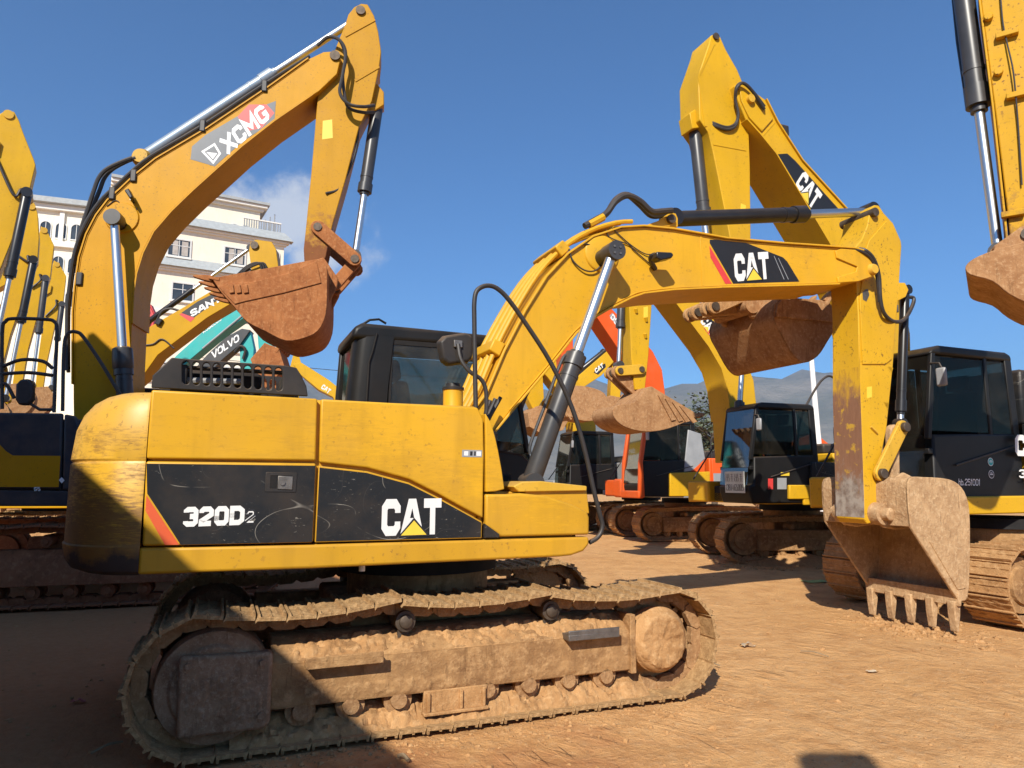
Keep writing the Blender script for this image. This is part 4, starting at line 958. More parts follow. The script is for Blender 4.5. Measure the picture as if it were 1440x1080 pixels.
    MB().add([(fx(zs-.26)+.012, v0+.05, zs-.26), (fx(zs-.26)+.012, v1-.05, zs-.26), (fx(zr-.1), v1-.05, zr-.12), (fx(zr-.1), v0+.05, zr-.12)], [(0, 1, 2, 3)]).build('windscreen', M[c.get('screen', 'glassd')], R, smooth=0)
    MB().add([(cf+.112, v0+.05, zb+.38), (cf+.112, v1-.05, zb+.38), (cf+.075, v1-.05, zs-.27), (cf+.075, v0+.05, zs-.27)], [(0, 1, 2, 3)]).build('windscreen', M['glassd'], R, smooth=0)
    MB().box(cf-.02, cf+.06, v0, v1, zs-.31, zs-.24).build('windscreen_bar', fm, R, bevel=.01)
    if detail:
        m = MB().box(cr+.5, cr+1.0, .58*k, 1.06*k, zs-.4, zs-.1); m.prism([(cr+.45, zs-.1), (cr+.6, zs-.1), (cr+.5, zs+.6), (cr+.36, zs+.6)], .58*k, 1.06*k); m.prism([(cr+.38, zs+.62), (cr+.48, zs+.62), (cr+.44, zs+.84), (cr+.34, zs+.84)], .68*k, .96*k)
        m.build('seat', M['chairm'], R, bevel=.04)
        m = MB().box(cr+.6, cf-.35, .42*k, .54*k, zs-.45, zs-.02); m.tube([(cf-.5, .48*k, zs-.05), (cf-.45, .48*k, zs+.2)], .02); m.box(cf-.25, cf-.2, v0+.1, v0+.3, zs-.1, zs+.15); m.build('control_console', M['chairm'], R, bevel=.02)
        MB().tube([(cf-.4, v1+.02, zs-.45), (cr+.25, v1+.02, zs-.2), (cr+.15, v1+.02, zs-.18)], .012).build('door_handle_rail', M['hose'], R)
        mi = MB().box(cf-.08, cf-.03, v1+.10, v1+.24, zr-.58, zr-.34).build('mirror', M['greyp'], R, bevel=.03)
        MB().tube([(cf-.12, v1-.02, zr-.25), (cf-.06, v1+.15, zr-.28), (cf-.06, v1+.18, zr-.35)], .012).build('mirror_arm', M['hose'], R)
    MB().box(-.6*k, 1.0*k, -.45*k, .34*k, zb, zb+.35*k).build('boom_foot_bracket', M['dark'], R, bevel=.03)
    return dict(cf=cf, cr=cr, v0=v0, v1=v1, zs=zs, zr=zr, zb=zb, fx=fx)
def cyl_px(R, fr, a, b, v, frac, rb, rr, name, mat=None):
    return hyd(R, fr.uvz(*a, v), fr.uvz(*b, v), frac, rb, rr, name, M[mat] if mat else None)
def link(R, p, q, v, r, w, mat, name='bucket_link'):
    p, q = Vector(p), Vector(q); d = (q-p).normalized(); n = Vector((-d.y, d.x)); o = []
    for k in range(7): t = pi/2+pi*k/6; o.append(tuple(p+(d*cos(t)+n*sin(t))*r))
    for k in range(7): t = -pi/2+pi*k/6; o.append(tuple(q+(d*cos(t)+n*sin(t))*r))
    ob = MB().prism(o, v-w/2, v+w/2).build(name, mat, R, bevel=.01)
    for c in (p, q): MB().cyl((c.x, v-w*.9, c.y), (c.x, v+w*.9, c.y), r*.6, n=14).build('link_pin', M['pin'], ob)
    return ob
def boom_px(R, fr, near, px, mat, hw=.32, foot=(), name='boom', smooth=0, plates=True):
    o = fr.pl(near*hw, px); 
    if smooth: o = sm(o, smooth)
    o = o+list(foot)
    b = MB().prism(o, -hw, hw).build(name, mat, R, bevel=.012)
    return b
def tmat(fr, O, deg):
    """place a swung undercarriage under the house"""
    house = Matrix.Translation((fr.O.x, fr.O.y, 0)) @ Matrix.Rotation(fr.a, 4, 'Z')
    return house.inverted() @ (Matrix.Translation((O[0], O[1], 0)) @ Matrix.Rotation(radians(deg), 4, 'Z'))
M['mudbktred'] = mudmat('clay_bucket', (.44, .24, .11), (.29, .14, .06), (.53, .325, .17), 4.2, .7, .02)
TRK = (M['mudshoe'], M['mudtrk'], M['mudfrm'])
TRKC = (M['clay'], M['clay'], M['clay'])

# ---------------------------------------------------------------- grey-decal excavator behind the counterweight (left)
def machine_x():
    h = 10; g = gpt(100, 856); a = radians(h); l = Vector((-sin(a), cos(a), 0))
    fr = Fr(g+l*1.65, h); R = empty('excavator', fr)
    tag(R, 'orange-yellow excavator with grey and red boom decal holding up a rusty bucket', 'excavator')
    P = lambda v, *q: fr.pl(v, q); N = -.38
    crawler(R, 5.2, 3.3, 1.12, .60, TRKC, p=.216, sag=.02, T=tmat(fr, (fr.O.x, fr.O.y), 16), rollers=8)
    # body: navy panel over a yellow band
    S0 = -1.62
    MB().box(-2.9, .9, S0+.08, 1.55, 1.46, 2.6).build('house_body', M['navy'], R, bevel=.04)
    f_ = lambda *q: fr.pl(S0, q)
    MB().prism(f_((-180, 578), (88, 581), (85, 688), (-180, 686)), S0, S0+.07).build('side_door', M['navy'], R, bevel=.03)
    MB().prism(f_((89.5, 582), (106, 585), (113, 600), (108, 689), (87, 689)), S0, S0+.07).build('side_door', M['navy'], R, bevel=.03)
    decal(R, f_((-180, 620), (-5, 620), (8, 634), (18, 640.5), (85, 641), (82.5, 685), (-180, 684)), S0-.003, S0, M['xcmg'], 'yellow_band')
    MB().prism(f_((-180, 687.5), (108, 690.5), (108, 712), (-180, 712)), S0+.02, S0+.3).build('side_sill', M['navy'], R, bevel=.02)
    q = f_((83, 675), (87, 671), (91, 675.5), (87, 680)); decal(R, q, S0-.006, S0-.004, M['white'], 'emblem')
    o, x, y = f_((48, 690.5), (57, 690.5), (48, 685)); lettering(R, 'S5', S0-.005, o, vsub(x, o), vsub(y, o), M['white'], t=.2, name='lettering')
    MB().box(-3.3, -2.9, -1.5, 1.5, 1.5, 2.75).build('counterweight', M['navy'], R, bevel=.15)
    MB().box(-1.0, .8, -.5, .5, 1.46, 2.2).build('boom_foot_bracket', M['dark'], R, bevel=.04)
    c0 = 1.3
    MB().prism([(-.4, 2.2), (1.6, 2.0), (1.4, 3.3), (-.3, 3.35)], .6, 1.55).build('cab', M['cabblk'], R, bevel=.06)
    # railings, mirror
    v = -1.45
    for pts in ([(3, 575), (3, 470), (8, 452), (20, 448), (62, 449), (76, 452), (80, 465), (78, 520), (76, 580)], [(2, 516), (30, 506), (60, 508), (74, 518)], [(0, 526), (40, 524), (74, 528)], [(88, 578), (90, 490), (96, 469), (108, 467), (118, 475), (142, 510), (163, 545), (172, 560)], [(20, 560), (8, 540), (-6, 545)]):
        MB().tube(sm([fr.uvz(x, y, v) for x, y in pts], 4), .026, 8).build('hand_rail', M['hose'], R)
    mi = MB().prism(P(v, (24, 541), (30, 534), (42, 533), (48, 540), (48, 562), (42, 570), (28, 570), (23, 562)), v-.05, v+.06).build('mirror', M['hose'], R, bevel=.03)
    MB().tube([fr.uvz(40, 566, v), fr.uvz(56, 576, v), fr.uvz(76, 576, v)], .022).build('mirror_arm', M['hose'], R)
    # boom
    bo = boom_px(R, fr, -1, [(103, 560), (103, 500), (104, 440), (106, 405), (112, 362), (122, 330), (136, 303), (152, 282), (170, 266), (190, 247), (219, 224), (290, 182), (378, 123), (434, 83), (455, 73), (470, 72), (479, 82), (474, 104), (449, 128), (420, 146), (386, 170), (340, 206), (301, 241), (271, 268), (241, 297), (216, 326), (201, 356), (192, 385), (188, 412), (185, 460), (182, 520), (182, 560)], M['xcmg'], .38, [(-.05, 1.85), (-.45, 1.7), (-.6, 1.9)])
    tp = fr.pl(N, [(103, 540), (103, 440), (106, 405), (112, 362), (122, 330), (136, 303), (152, 282), (170, 266), (190, 247), (219, 224), (290, 182), (378, 123), (434, 83)])
    MB().strip(offset_poly(tp, -.004), -.41, .41, .022).build('boom_top_plate', M['xcmg'], bo)
    lo = fr.pl(N, [(186, 455), (188, 412), (192, 385), (201, 356), (216, 326), (241, 297), (271, 268), (301, 241), (340, 206), (386, 170), (440, 133)]); MB().strip(offset_poly(lo, .004), -.41, .41, -.022).build('boom_bottom_plate', M['xcmg'], bo)
    for q in (offset_poly(tp, -.02), offset_poly(lo, .02)): MB().tube([(a_, N-.002, b_) for a_, b_ in q], .009, 6).build('weld_bead', M['xcmg'], bo)
    decal(bo, P(N, (270, 206), (289, 190), (340, 160), (388, 142), (386, 170), (340, 200), (302, 234), (268, 224)), N-.003, N, M['xgrey'], 'boom_decal')
    decal(bo, P(N, (334, 164), (350, 147), (375, 147), (386, 159), (368, 180), (350, 184)), N-.0036, N, M['red'], 'red_decal')
    o, x, y = P(N, (321, 218), (381, 166), (308, 197)); lettering(bo, 'XCMG', N-.0045, o, vsub(x, o), vsub(y, o), M['white'], t=.24, gap=.08)
    q = P(N, (300, 231), (311, 216), (302, 201), (283, 213)); decal(bo, q, N-.0042, N, M['white'], 'emblem')
    cq = (sum(a[0] for a in q)/4, sum(a[1] for a in q)/4); decal(bo, [lerp(a, cq, .28) for a in q], N-.0048, N, M['xgrey'], 'emblem_inner'); decal(bo, [lerp(a, cq, .45) for a in (q[0], q[1], q[3])], N-.0054, N, M['white'], 'emblem_triangle')
    # tubes and hoses along the boom
    def along_top(off, v, r, mat, pts, name='boom_pipe'):
        q = offset_poly(fr.pl(N, pts), off); MB().tube(sm([(u, v, z) for u, z in q], 3), r, 8).build(name, mat, bo)
    for kk, (v, off) in enumerate(((-.36, .10), (-.26, .12), (-.15, .16))):
        along_top(off, v, .03, M['hose'], [(103, 520), (103, 440), (106, 405), (112, 362), (122, 330), (136, 303), (152, 282), (170, 266), (190, 247), (219, 224), (290, 182), (378, 123), (440, 84)])
    along_top(.12, -.05, .035, M['pipe'], [(104, 430), (112, 362), (136, 303), (170, 266), (215, 226)])
    for kk, v in enumerate((-.30, -.2)):
        hoseline(bo, [fr.uvz(104+4*kk, 372, v), fr.uvz(112+5*kk, 330, v), fr.uvz(124+6*kk, 292, v), fr.uvz(132+8*kk, 268, v), fr.uvz(139+8*kk, 250, v), fr.uvz(150+8*kk, 238, v), fr.uvz(170+6*kk, 228, v), fr.uvz(186+5*kk, 222, v)], .035)
        hoseline(bo, [fr.uvz(446, 64, v-.15), fr.uvz(462, 52, v-.2), fr.uvz(478, 57, v-.24), fr.uvz(486, 75+6*kk, v-.24), fr.uvz(482, 105, v-.24), fr.uvz(478+6*kk, 130, v-.24), fr.uvz(490, 146+5*kk, v-.24), fr.uvz(510, 150+8*kk, v-.2), fr.uvz(526, 148+10*kk, v)], .03)
    for x, y in ((188, 250), (285, 180), (372, 124), (112, 395), (158, 275)):
        c = fr.uz(x, y, N); MB().box(c[0]-.05, c[0]+.05, -.42, -.1, c[1]-.08, c[1]+.14).build('pipe_clamp', M['hose'], bo, bevel=.02)
    cyl_px(R, fr, (200, 222), (503, 26), 0, .60, .10, .065, 'stick_cylinder', 'pipe')
    c = fr.uz(197, 219, -.2); MB().turned((c[0], -.22, c[1]), (c[0], .22, c[1]), [(0, .12), (.2, .16), (.8, .16), (1, .12)], 18).build('cylinder_lug', M['catw'], bo)
    for s in (-1, 1):
        c = cyl_px(R, fr, (179, 610), (161, 308), s*.66, .30, .12, .068, 'boom_cylinder')
        p = fr.uvz(161, 308, s*.66); MB().turned((p[0], s*.36, p[2]), (p[0], s*.78, p[2]), [(0, .1), (.55, .1), (.56, .125), (.95, .12), (1, .08)], 18).build('cylinder_head_pin', M['cylblk'], c)
        p = fr.uz(161, 306, N); MB().turned((p[0]+.12, s*.375, p[1]), (p[0]+.12, s*.41, p[1]), [(0, .27), (1, .25)], 28).build('pin_boss', M['xcmg'], bo)
    for s in (-1, 1):
        a, b = Vector(fr.uvz(172, 488, s*.66)), Vector(fr.uvz(173.5, 520, s*.66)); MB().turned(a, b, [(0, .10), (.08, .145), (.5, .15), (.92, .15), (1, .13)], 22).build('cylinder_gland', M['cyl'], R)
    wl_ = MB().prism(P(-.55, (176, 269), (182, 266), (188, 278), (184, 281)), -.6, -.45).build('work_lamp', M['cylblk'], bo, bevel=.015)
    MB().tube([fr.uvz(184, 280, -.5), fr.uvz(188, 285, -.38)], .02).build('lamp_bracket', M['cylblk'], wl_)
    hoseline(bo, [fr.uvz(150, 290, -.39), fr.uvz(164, 282, -.39), fr.uvz(176, 296, -.39), fr.uvz(190, 303, -.39), fr.uvz(192, 292, -.39)], .008)
    # stick
    st = boom_px(R, fr, -1, [(486, 33), (490, 20), (498, 10), (508, 5), (517, 6), (526, 22), (532, 45), (536, 72), (533, 95), (523, 142), (505, 178), (486, 252), (467, 318), (458, 362), (450, 372), (428, 370), (427, 350), (431, 312), (438, 241), (447, 133), (462, 92)], M['xrust'], .27, name='stick')
    sp = P(-.28, (488, 40), (524, 30), (533, 72), (530, 92), (500, 112), (486, 112), (484, 70))
    MB().prism(P(-.28, (484, 48), (527, 27), (528, 29), (486, 52)), -.285, .27).build('weld_seam', M['xrust'], st)
    MB().prism(P(-.28, (498, 112), (533, 93), (534, 95), (500, 115)), -.283, .27).build('weld_seam', M['xrust'], st)
    p = fr.uz(471, 78, -.4); MB().cyl((p[0], -.42, p[1]), (p[0], .42, p[1]), .09, n=18).build('stick_pivot', M['pin'], st)
    p = fr.uz(507, 14, -.3); MB().cyl((p[0], -.31, p[1]), (p[0], .31, p[1]), .085, n=18).build('stick_pin', M['pin'], st)
    decal(st, P(-.27, (454, 170), (467, 168), (468, 194), (453, 196)), -.272, -.27, M['yelprint'], 'warning_label')
    lugq = P(-.12, (518, 128), (530, 118), (540, 130), (540, 148), (528, 156), (512, 160)); MB().prism(lugq, -.14, .14).build('cylinder_lug', M['xrust'], st, bevel=.015)
    hoseline(st, [fr.uvz(504, 180, -.2), fr.uvz(500, 214, -.2), fr.uvz(488, 245, -.2), fr.uvz(476, 266, -.25), fr.uvz(458, 272, -.29)], .022)
    cyl_px(R, fr, (531, 146), (499, 362), 0, .60, .11, .062, 'bucket_cylinder')
    for s in (-1, 1):
        link(R, fr.uz(447, 320, -.3), fr.uz(499, 365, -.3), s*.31, .12, .06, M['rustbkt'])
        link(R, fr.uz(499, 365, -.3), fr.uz(470, 398, -.3), s*.16, .10, .08, M['rustbkt'], 'power_link')
    # bucket
    pts = P(-.78, (298, 391), (312, 412), (330, 432), (347, 452), (374, 466), (402, 479), (428, 475), (447, 465), (458, 442), (460, 405), (459, 374), (447, 364))
    bk = bucket(R, pts, -.78, .78, M['rustbkt'], 5, .30, .03, tdir=(-.98, .1))
    sc = P(-.79, (308, 404), (320, 398), (352, 397), (402, 385), (445, 367), (452, 398), (400, 412), (345, 424), (330, 428))
    MB().prism(sc, -.80, -.775).build('wear_plate', M['rustbkt'], bk, bevel=.01)
    for x in (321, 331, 341):
        MB().prism(P(-.8, (x, 400+(x-321)*.1), (x+7, 400), (x+9, 412), (x+2, 413)), -.83, -.8).build('side_cutter_bolt', M['rustbkt'], bk, bevel=.01)
    for s in (-1, 1):
        MB().prism(P(-.3, (425, 372), (455, 362), (476, 392), (474, 405), (460, 432), (440, 425)), min(s*.27, s*.33), max(s*.27, s*.33)).build('hinge_ear', M['rustbkt'], bk, bevel=.02)


# ---------------------------------------------------------------- excavator with the raised boom, right
def machine_r():
    fr = Fr((6.66, 11.22), 203); R = empty('excavator', fr); P = lambda v, *q: fr.pl(v, q); N = .32
    tag(R, 'yellow excavator with black cab numbered 251001 and boom folded up high', 'excavator')
    f = Vector((cos(fr.a), sin(fr.a), 0)); l = fr.l
    uo = Vector((5.72, 8.42, 0))-f*1.98-l*1.35
    crawler(R, 4.0, 2.7, .98, .60, (M['mud'], M['mudtrk'], M['mudfrm']), p=.2, T=tmat(fr, (uo.x, uo.y), 203), sag=.02)
    h = generic_house(R, dict(body='catbg', stripe='black'), 1.1, cabf=1.85, zb=1.3)
    c = fr.uvz(1440, 805, 1.3)
    # black side behind the cab with print
    V1 = 1.50
    MB().box(-1.9, h['cr']-.03, V1-.05, V1+.012, 1.62, 2.5).build('side_panel', M['black'], R, bevel=.01)
    MB().box(-2.0, h['cf']+.02, h['v1']-.02, V1+.02, 1.30, 1.53).build('side_sill', M['catbg'], R, bevel=.02)
    cat_logo(R, fr, V1+.014, (1428, 641), (1478, 643), (1427, 611), 1)
    o, x, y = P(V1+.014, (1433, 672), (1472, 673), (1433, 660)); lettering(R, '320D', V1+.015, o, vsub(x, o), vsub(y, o), M['white'], t=.2)
    vc = h['v1']+.003
    o, x, y = P(vc, (1348, 682.5), (1378, 683), (1348, 673)); lettering(R, 'hb.251001', vc, o, vsub(x, o), vsub(y, o), M['white'], t=.15, gap=.08)
    for (px, py, mm) in ((1393, 649.5, 'teal'), (1394, 667, 'navy')):
        u, z = fr.uz(px, py, vc); MB().cyl((u, vc, z), (u, vc+.002, z), .055, n=20).build('sticker', M['white'], R); MB().cyl((u, vc+.002, z), (u, vc+.003, z), .047, n=20).build('sticker_print', M[mm], R)
        MB().box(u-.03, u+.03, vc+.003, vc+.004, z-.006, z+.006).build('sticker_print', M['white'], R); MB().box(u-.02, u+.02, vc+.003, vc+.004, z+.014, z+.022).build('sticker_print', M['white'], R)
    MB().prism([(-1.95, 2.5), (h['cr']-.06, 2.5), (h['cr']-.10, 3.28), (-1.8, 3.22)], .45, 1.47).build('engine_cover', M['black'], R, bevel=.05)
    for i in range(6): MB().box(-1.75+i*.28, -1.57+i*.28, 1.47, 1.485, 2.62, 3.1).build('vent_panel', M['cyl'], R, bevel=.01)
    # boom
    bo = boom_px(R, fr, 1, [(1033, 120), (1043, 116), (1057, 126), (1076, 140), (1092, 172), (1127, 226), (1189, 294), (1215, 330), (1248, 378), (1268, 425), (1276, 470), (1277, 520), (1290, 600), (1296, 650), (1245, 650), (1236, 600), (1229, 540), (1225, 490), (1214, 440), (1195, 395), (1166, 343), (1138, 296), (1090, 216), (1068, 189), (1049, 168), (1038, 140)], M['catbg'], .32)
    tp = fr.pl(N, [(1076, 140), (1092, 172), (1127, 226), (1189, 294), (1215, 330), (1248, 378), (1268, 425), (1276, 470), (1277, 520)])
    MB().strip(offset_poly(tp, .004), -.35, .35, -.02).build('boom_top_plate', M['catbg'], bo)
    lo = fr.pl(N, [(1049, 168), (1068, 189), (1090, 216), (1138, 296), (1166, 343), (1195, 395)]); MB().strip(offset_poly(lo, -.004), -.35, .35, .02).build('boom_bottom_plate', M['catbg'], bo)
    decal(bo, P(N, (1091, 217), (1107, 216), (1118, 226), (1180, 295), (1139, 296)), N, N+.003, M['blackprint'], 'boom_decal')
    cat_logo(bo, fr, N+.004, (1117, 261), (1143, 296), (1131, 239), 1)
    tipq = P(N, (1038, 122), (1045, 118), (1058, 130), (1074, 146), (1086, 168), (1070, 186), (1052, 166), (1041, 142))
    MB().prism(tipq, N, N+.025).build('tip_plate', M['catbg'], bo, bevel=.01)
    for px in ((1054, 140),):
        c = fr.uz(*px, N+.03); MB().cyl((c[0], -.4, c[1]), (c[0], .4, c[1]), .06, n=16).build('tip_pin', M['catw'], bo)
    MB().prism(P(N, (1070, 192), (1089, 171), (1090, 172.5), (1071, 194)), N, N+.006).build('weld_seam', M['catbg'], bo)
    # lines on the back of the boom
    for v in (-.2, -.08, .05, .2):
        q = offset_poly(tp, -.09); MB().tube([(u, v, z) for u, z in q], .026, 6).build('boom_pipe', M['hose'], bo)
    c = fr.uz(1103, 186, N); MB().box(c[0]-.12, c[0]+.05, -.2, .3, c[1]-.02, c[1]+.14).build('pipe_clamp', M['hose'], bo, bevel=.02)
    # stick
    st = boom_px(R, fr, 1, [(997, 62), (1000, 50), (1007, 46), (1013, 52), (1021, 70), (1037, 98), (1046, 120), (1050, 150), (1053, 180), (1055, 234), (1056, 331), (1053, 425), (1036, 430), (1028, 340), (1018, 288), (1004, 218), (996, 185), (984, 168), (982, 106)], M['catbg'], .22, name='stick')
    MB().prism(P(.22, (981, 107), (1003, 60), (1005, 62), (984, 107), (994, 178), (991, 178)), .22, .228).build('side_rib', M['catbg'], st)
    MB().prism(P(.22, (1003, 202), (1049, 211), (1049, 212.5), (1003, 204)), .22, .227).build('weld_seam', M['catbg'], st)
    decal(st, P(.22, (1042, 286), (1049, 289), (1048, 298), (1041, 297)), .22, .222, M['yelprint'], 'warning_label')
    c = fr.uz(1006, 52, .22); MB().cyl((c[0], -.25, c[1]), (c[0], .25, c[1]), .05, n=16).build('stick_pin', M['pin'], st)
    for k_ in (0, 1):
        hoseline(st, [fr.uvz(1075, 150+4*k_, .38), fr.uvz(1058, 128, .4), fr.uvz(1045, 117, .4), fr.uvz(1036, 122+3*k_, .36), fr.uvz(1034, 140, .3), fr.uvz(1038, 160, .28), fr.uvz(1034, 174+3*k_, .26), fr.uvz(1022, 179+3*k_, .25), fr.uvz(1005, 174+3*k_, .22), fr.uvz(985, 165+3*k_, .1)], .022)
    MB().prism(P(.1, (968, 160), (984, 150), (990, 180), (972, 182)), -.13, .13).build('cylinder_lug', M['catbg'], st, bevel=.01)
    cyl_px(R, fr, (976, 172), (1003, 425), 0, .55, .088, .05, 'bucket_cylinder')
    for s in (-1, 1):
        link(R, fr.uz(1042, 415, .25), fr.uz(1003, 432, .25), s*.26, .10, .06, M['mud'])
        link(R, fr.uz(1003, 432, .25), fr.uz(1062, 428, .25), s*.12, .10, .08, M['mud'], 'power_link')
    p = fr.uz(1062, 427, .4); 
    pts = P(.66, (1165, 424), (1178, 440), (1177, 457), (1163, 482), (1150, 501), (1132, 510), (1117, 500), (1100, 470), (1089, 448), (1090, 428), (1100, 417))
    bk = bucket(R, pts, -.66, .66, M['rustbkt'] if False else M['mudbktred'], 5, .22, .03, tdir=(-.6, .8))
    MB().prism(P(.67, (1090, 446), (1092, 428), (1101, 418), (1155, 422), (1176, 442), (1176, 454)), .655, .685).build('wear_plate', M['mudbktred'], bk, bevel=.01)
    MB().cyl((p[0], -.35, p[1]), (p[0], .35, p[1]), .12, n=18).build('hinge_pin', M['mudbktred'], bk)
    for s in (-1, 1): MB().prism(P(.3, (1050, 415), (1072, 412), (1110, 430), (1120, 470), (1095, 470), (1055, 445)), min(s*.25, s*.32), max(s*.25, s*.32)).build('hinge_ear', M['mudbktred'], bk, bevel=.02)
    return fr


machine_x()
machine_r()
# ---------------------------------------------------------------- excavators facing left, one behind the other
def left_facing(label, group, corner, d, deg, cols, uc_corner, uc_deg, k=1.0, cabf=1.35, zb=1.15, fast=True, trk=None, ucL=4.1, ucW=2.7):
    """house from the pixel of its near front cab corner, undercarriage from the pixel of its near front end"""
    a = radians(deg); f = Vector((cos(a), sin(a), 0)); l = Vector((-sin(a), cos(a), 0))
    p = at_y(corner[0], corner[1], d); O = p-f*cabf*k-l*1.31*k
    fr = Fr(O, deg); R = empty('excavator', fr); tag(R, label, 'excavator', group)
    g = gpt(*uc_corner); b = radians(uc_deg); fu = Vector((cos(b), sin(b), 0)); lu = Vector((-sin(b), cos(b), 0))
    uo = g-fu*(ucL/2-.25)-lu*ucW/2
    crawler(R, ucL, ucW, .98, .6, trk or (M['mud'], M['mudtrk'], M['mudfrm']), p=.2, T=tmat(fr, (uo.x, uo.y), uc_deg), sag=.015, fast=fast)
    h = generic_house(R, cols, k, cabf=cabf, zb=zb)
    return fr, R, h
def machine_m():
    fr, R, h = left_facing('yellow excavator with black cab and a paper sale notice in its windscreen', None, (1056, 600), 13.9, 200, dict(body='catbg', stripe='black', low='catbg'), (1036, 793), 182, 1.0, zb=1.28, fast=False)
    P = lambda v, *q: fr.pl(v, q); N = .32
    bo = boom_px(R, fr, 1, [(872, 345), (885, 336), (900, 340), (974, 414), (1022, 466), (1046, 498), (1060, 535), (1066, 590), (1068, 650), (1032, 650), (1028, 590), (1022, 545), (1014, 518), (996, 487), (945, 419), (888, 364)], M['catbg'], .32)
    lo = fr.pl(N, [(888, 364), (945, 419), (996, 487), (1014, 518), (1022, 545), (1028, 590)]); MB().strip(offset_poly(lo, -.004), -.35, .35, .02).build('boom_bottom_plate', M['catbg'], bo)
    decal(bo, P(N, (984, 443), (992, 440), (1016, 466), (1018, 474), (1003, 477)), N, N+.003, M['blackprint'], 'boom_decal')
    decal(bo, P(N, (990, 462), (994, 460), (1004, 473), (1018, 471), (1017, 476), (1002, 478)), N, N+.0036, M['red'], 'red_stripe')
    cat_logo(bo, fr, N+.005, (984, 452), (1000, 474), (993, 443), 1, True)
    tp = fr.pl(N, [(900, 340), (974, 414), (1022, 466), (1046, 498), (1060, 535)])
    for v in (-.2, -.05, .1): MB().tube([(u, v, z) for u, z in offset_poly(tp, .09)], .028, 6).build('boom_pipe', M['pipe'], bo)
    for s in (-1, 1): cyl_px(R, fr, (1034, 660), (1046, 470), s*.62, .5, .09, .05, 'boom_cylinder')
    st = boom_px(R, fr, 1, [(872, 330), (884, 322), (900, 335), (914, 375), (917, 425), (912, 500), (907, 548), (893, 548), (888, 504), (885, 430), (872, 375)], M['catbg'], .2, name='stick')
    for (x, y) in ((895, 440), (909, 452), (908, 475)): 
        c = fr.uvz(x, y, .2); MB().cyl((c[0], .2, c[2]), (c[0]+.03, .23, c[2]+.08), .035, n=8).build('welded_stub', M['catbg'], st)
    decal(st, P(.2, (905, 432), (911, 431), (911, 446), (905, 447)), .2, .202, M['yelprint'], 'warning_label')
    cyl_px(R, fr, (875, 400), (870, 514), .0, .55, .085, .045, 'bucket_cylinder')
    for s in (-1, 1):
        link(R, fr.uz(900, 520, .2), fr.uz(870, 522, .2), s*.24, .10, .06, M['catw'])
        link(R, fr.uz(870, 522, .2), fr.uz(905, 556, .2), s*.12, .12, .08, M['mudbktred'], 'power_link')
    pts = P(.62, (984, 584), (958, 596), (935, 604), (912, 607), (890, 604), (872, 596), (862, 582), (868, 570), (892, 566), (912, 544), (924, 548))
    bk = bucket(R, pts, -.30, .62, M['mudbktred'], 5, .16, .03, tdir=(-.97, .2))
    for i in range(4):
        MB().prism(P(.63, (925+i*10, 556+i*5), (930+i*10, 556+i*5), (950+i*10, 590+i*1), (944+i*10, 592+i*1)), .62, .65).build('wear_bar', M['mudbktred'], bk)
    # notice in the windscreen
    cf, zb = h['cf'], h['zb']; z0 = zb+.22
    def wq(a, b): # a across 0..1 from the near side, b up
        v = h['v1']-.10-.62*a; z = z0+.42*b; return (cf+.125, v, z)
    MB().add([wq(0, 0), wq(1, 0), wq(1, 1), wq(0, 1)], [(0, 1, 2, 3)]).build('sale_notice', M['paper'], R, smooth=0)
    def words(txt, b0, b1, mat, t=.13):
        m = MB(); W = sum(GL[c][0]+t+.14 for c in txt); x = 0
        for c in txt:
            w_, sts = GL[c]
            for pl in sts:
                q = [((x+t/2+a*w_)/W, t/2+b*(1-t)) for a, b in pl]; A = offset_poly(q, .012); B = offset_poly(q, -.012)
                vs = []
                for p_ in A+B:
                    X = wq(1-(.05+.9*p_[0]), b0+(b1-b0)*p_[1]); vs.append((X[0]+.004, X[1], X[2]))
                n = len(q); m.add(vs, [(i, i+1, i+1+n, i+n) for i in range(n-1)])
            x += w_+t+.14
        m.build('notice_print', mat, R, smooth=0)
    words('$#$#', .52, .92, M['blackprint']); words('1387465009', .08, .42, M['blackprint'])
    vc = h['v1']+.004
    decal(R, P(vc, (1093, 672), (1106, 672), (1106, 688), (1093, 688)), vc, vc+.002, M['greyp'], 'sticker')
    decal(R, P(vc, (1098, 664), (1110, 664), (1110, 669), (1098, 669)), vc, vc+.002, M['yelprint'], 'sticker')
    decal(R, P(vc, (1080, 673), (1087, 673), (1087, 688), (1080, 688)), vc, vc+.002, M['red'], 'sticker')
    V1 = 1.36
    for i, (x0, x1, y0, y1, mm) in enumerate(((1141, 1196, 650, 684, 'black'), (1110, 1196, 682, 702, 'catbg'))):
        q = P(V1, (x0, y0), (x1, y0), (x1, y1), (x0, y1)); MB().prism(q, V1-.3, V1+.01*i).build('side_panel', M[mm], R, bevel=.02)
    rp = [(1124, 688), (1121, 640), (1126, 590), (1146, 548), (1160, 531), (1170, 530), (1176, 542), (1176, 600)]
    MB().tube(sm([fr.uvz(x, y, 1.25) for x, y in rp], 4), .025, 8).build('hand_rail', M['hose'], R)
machine_m()
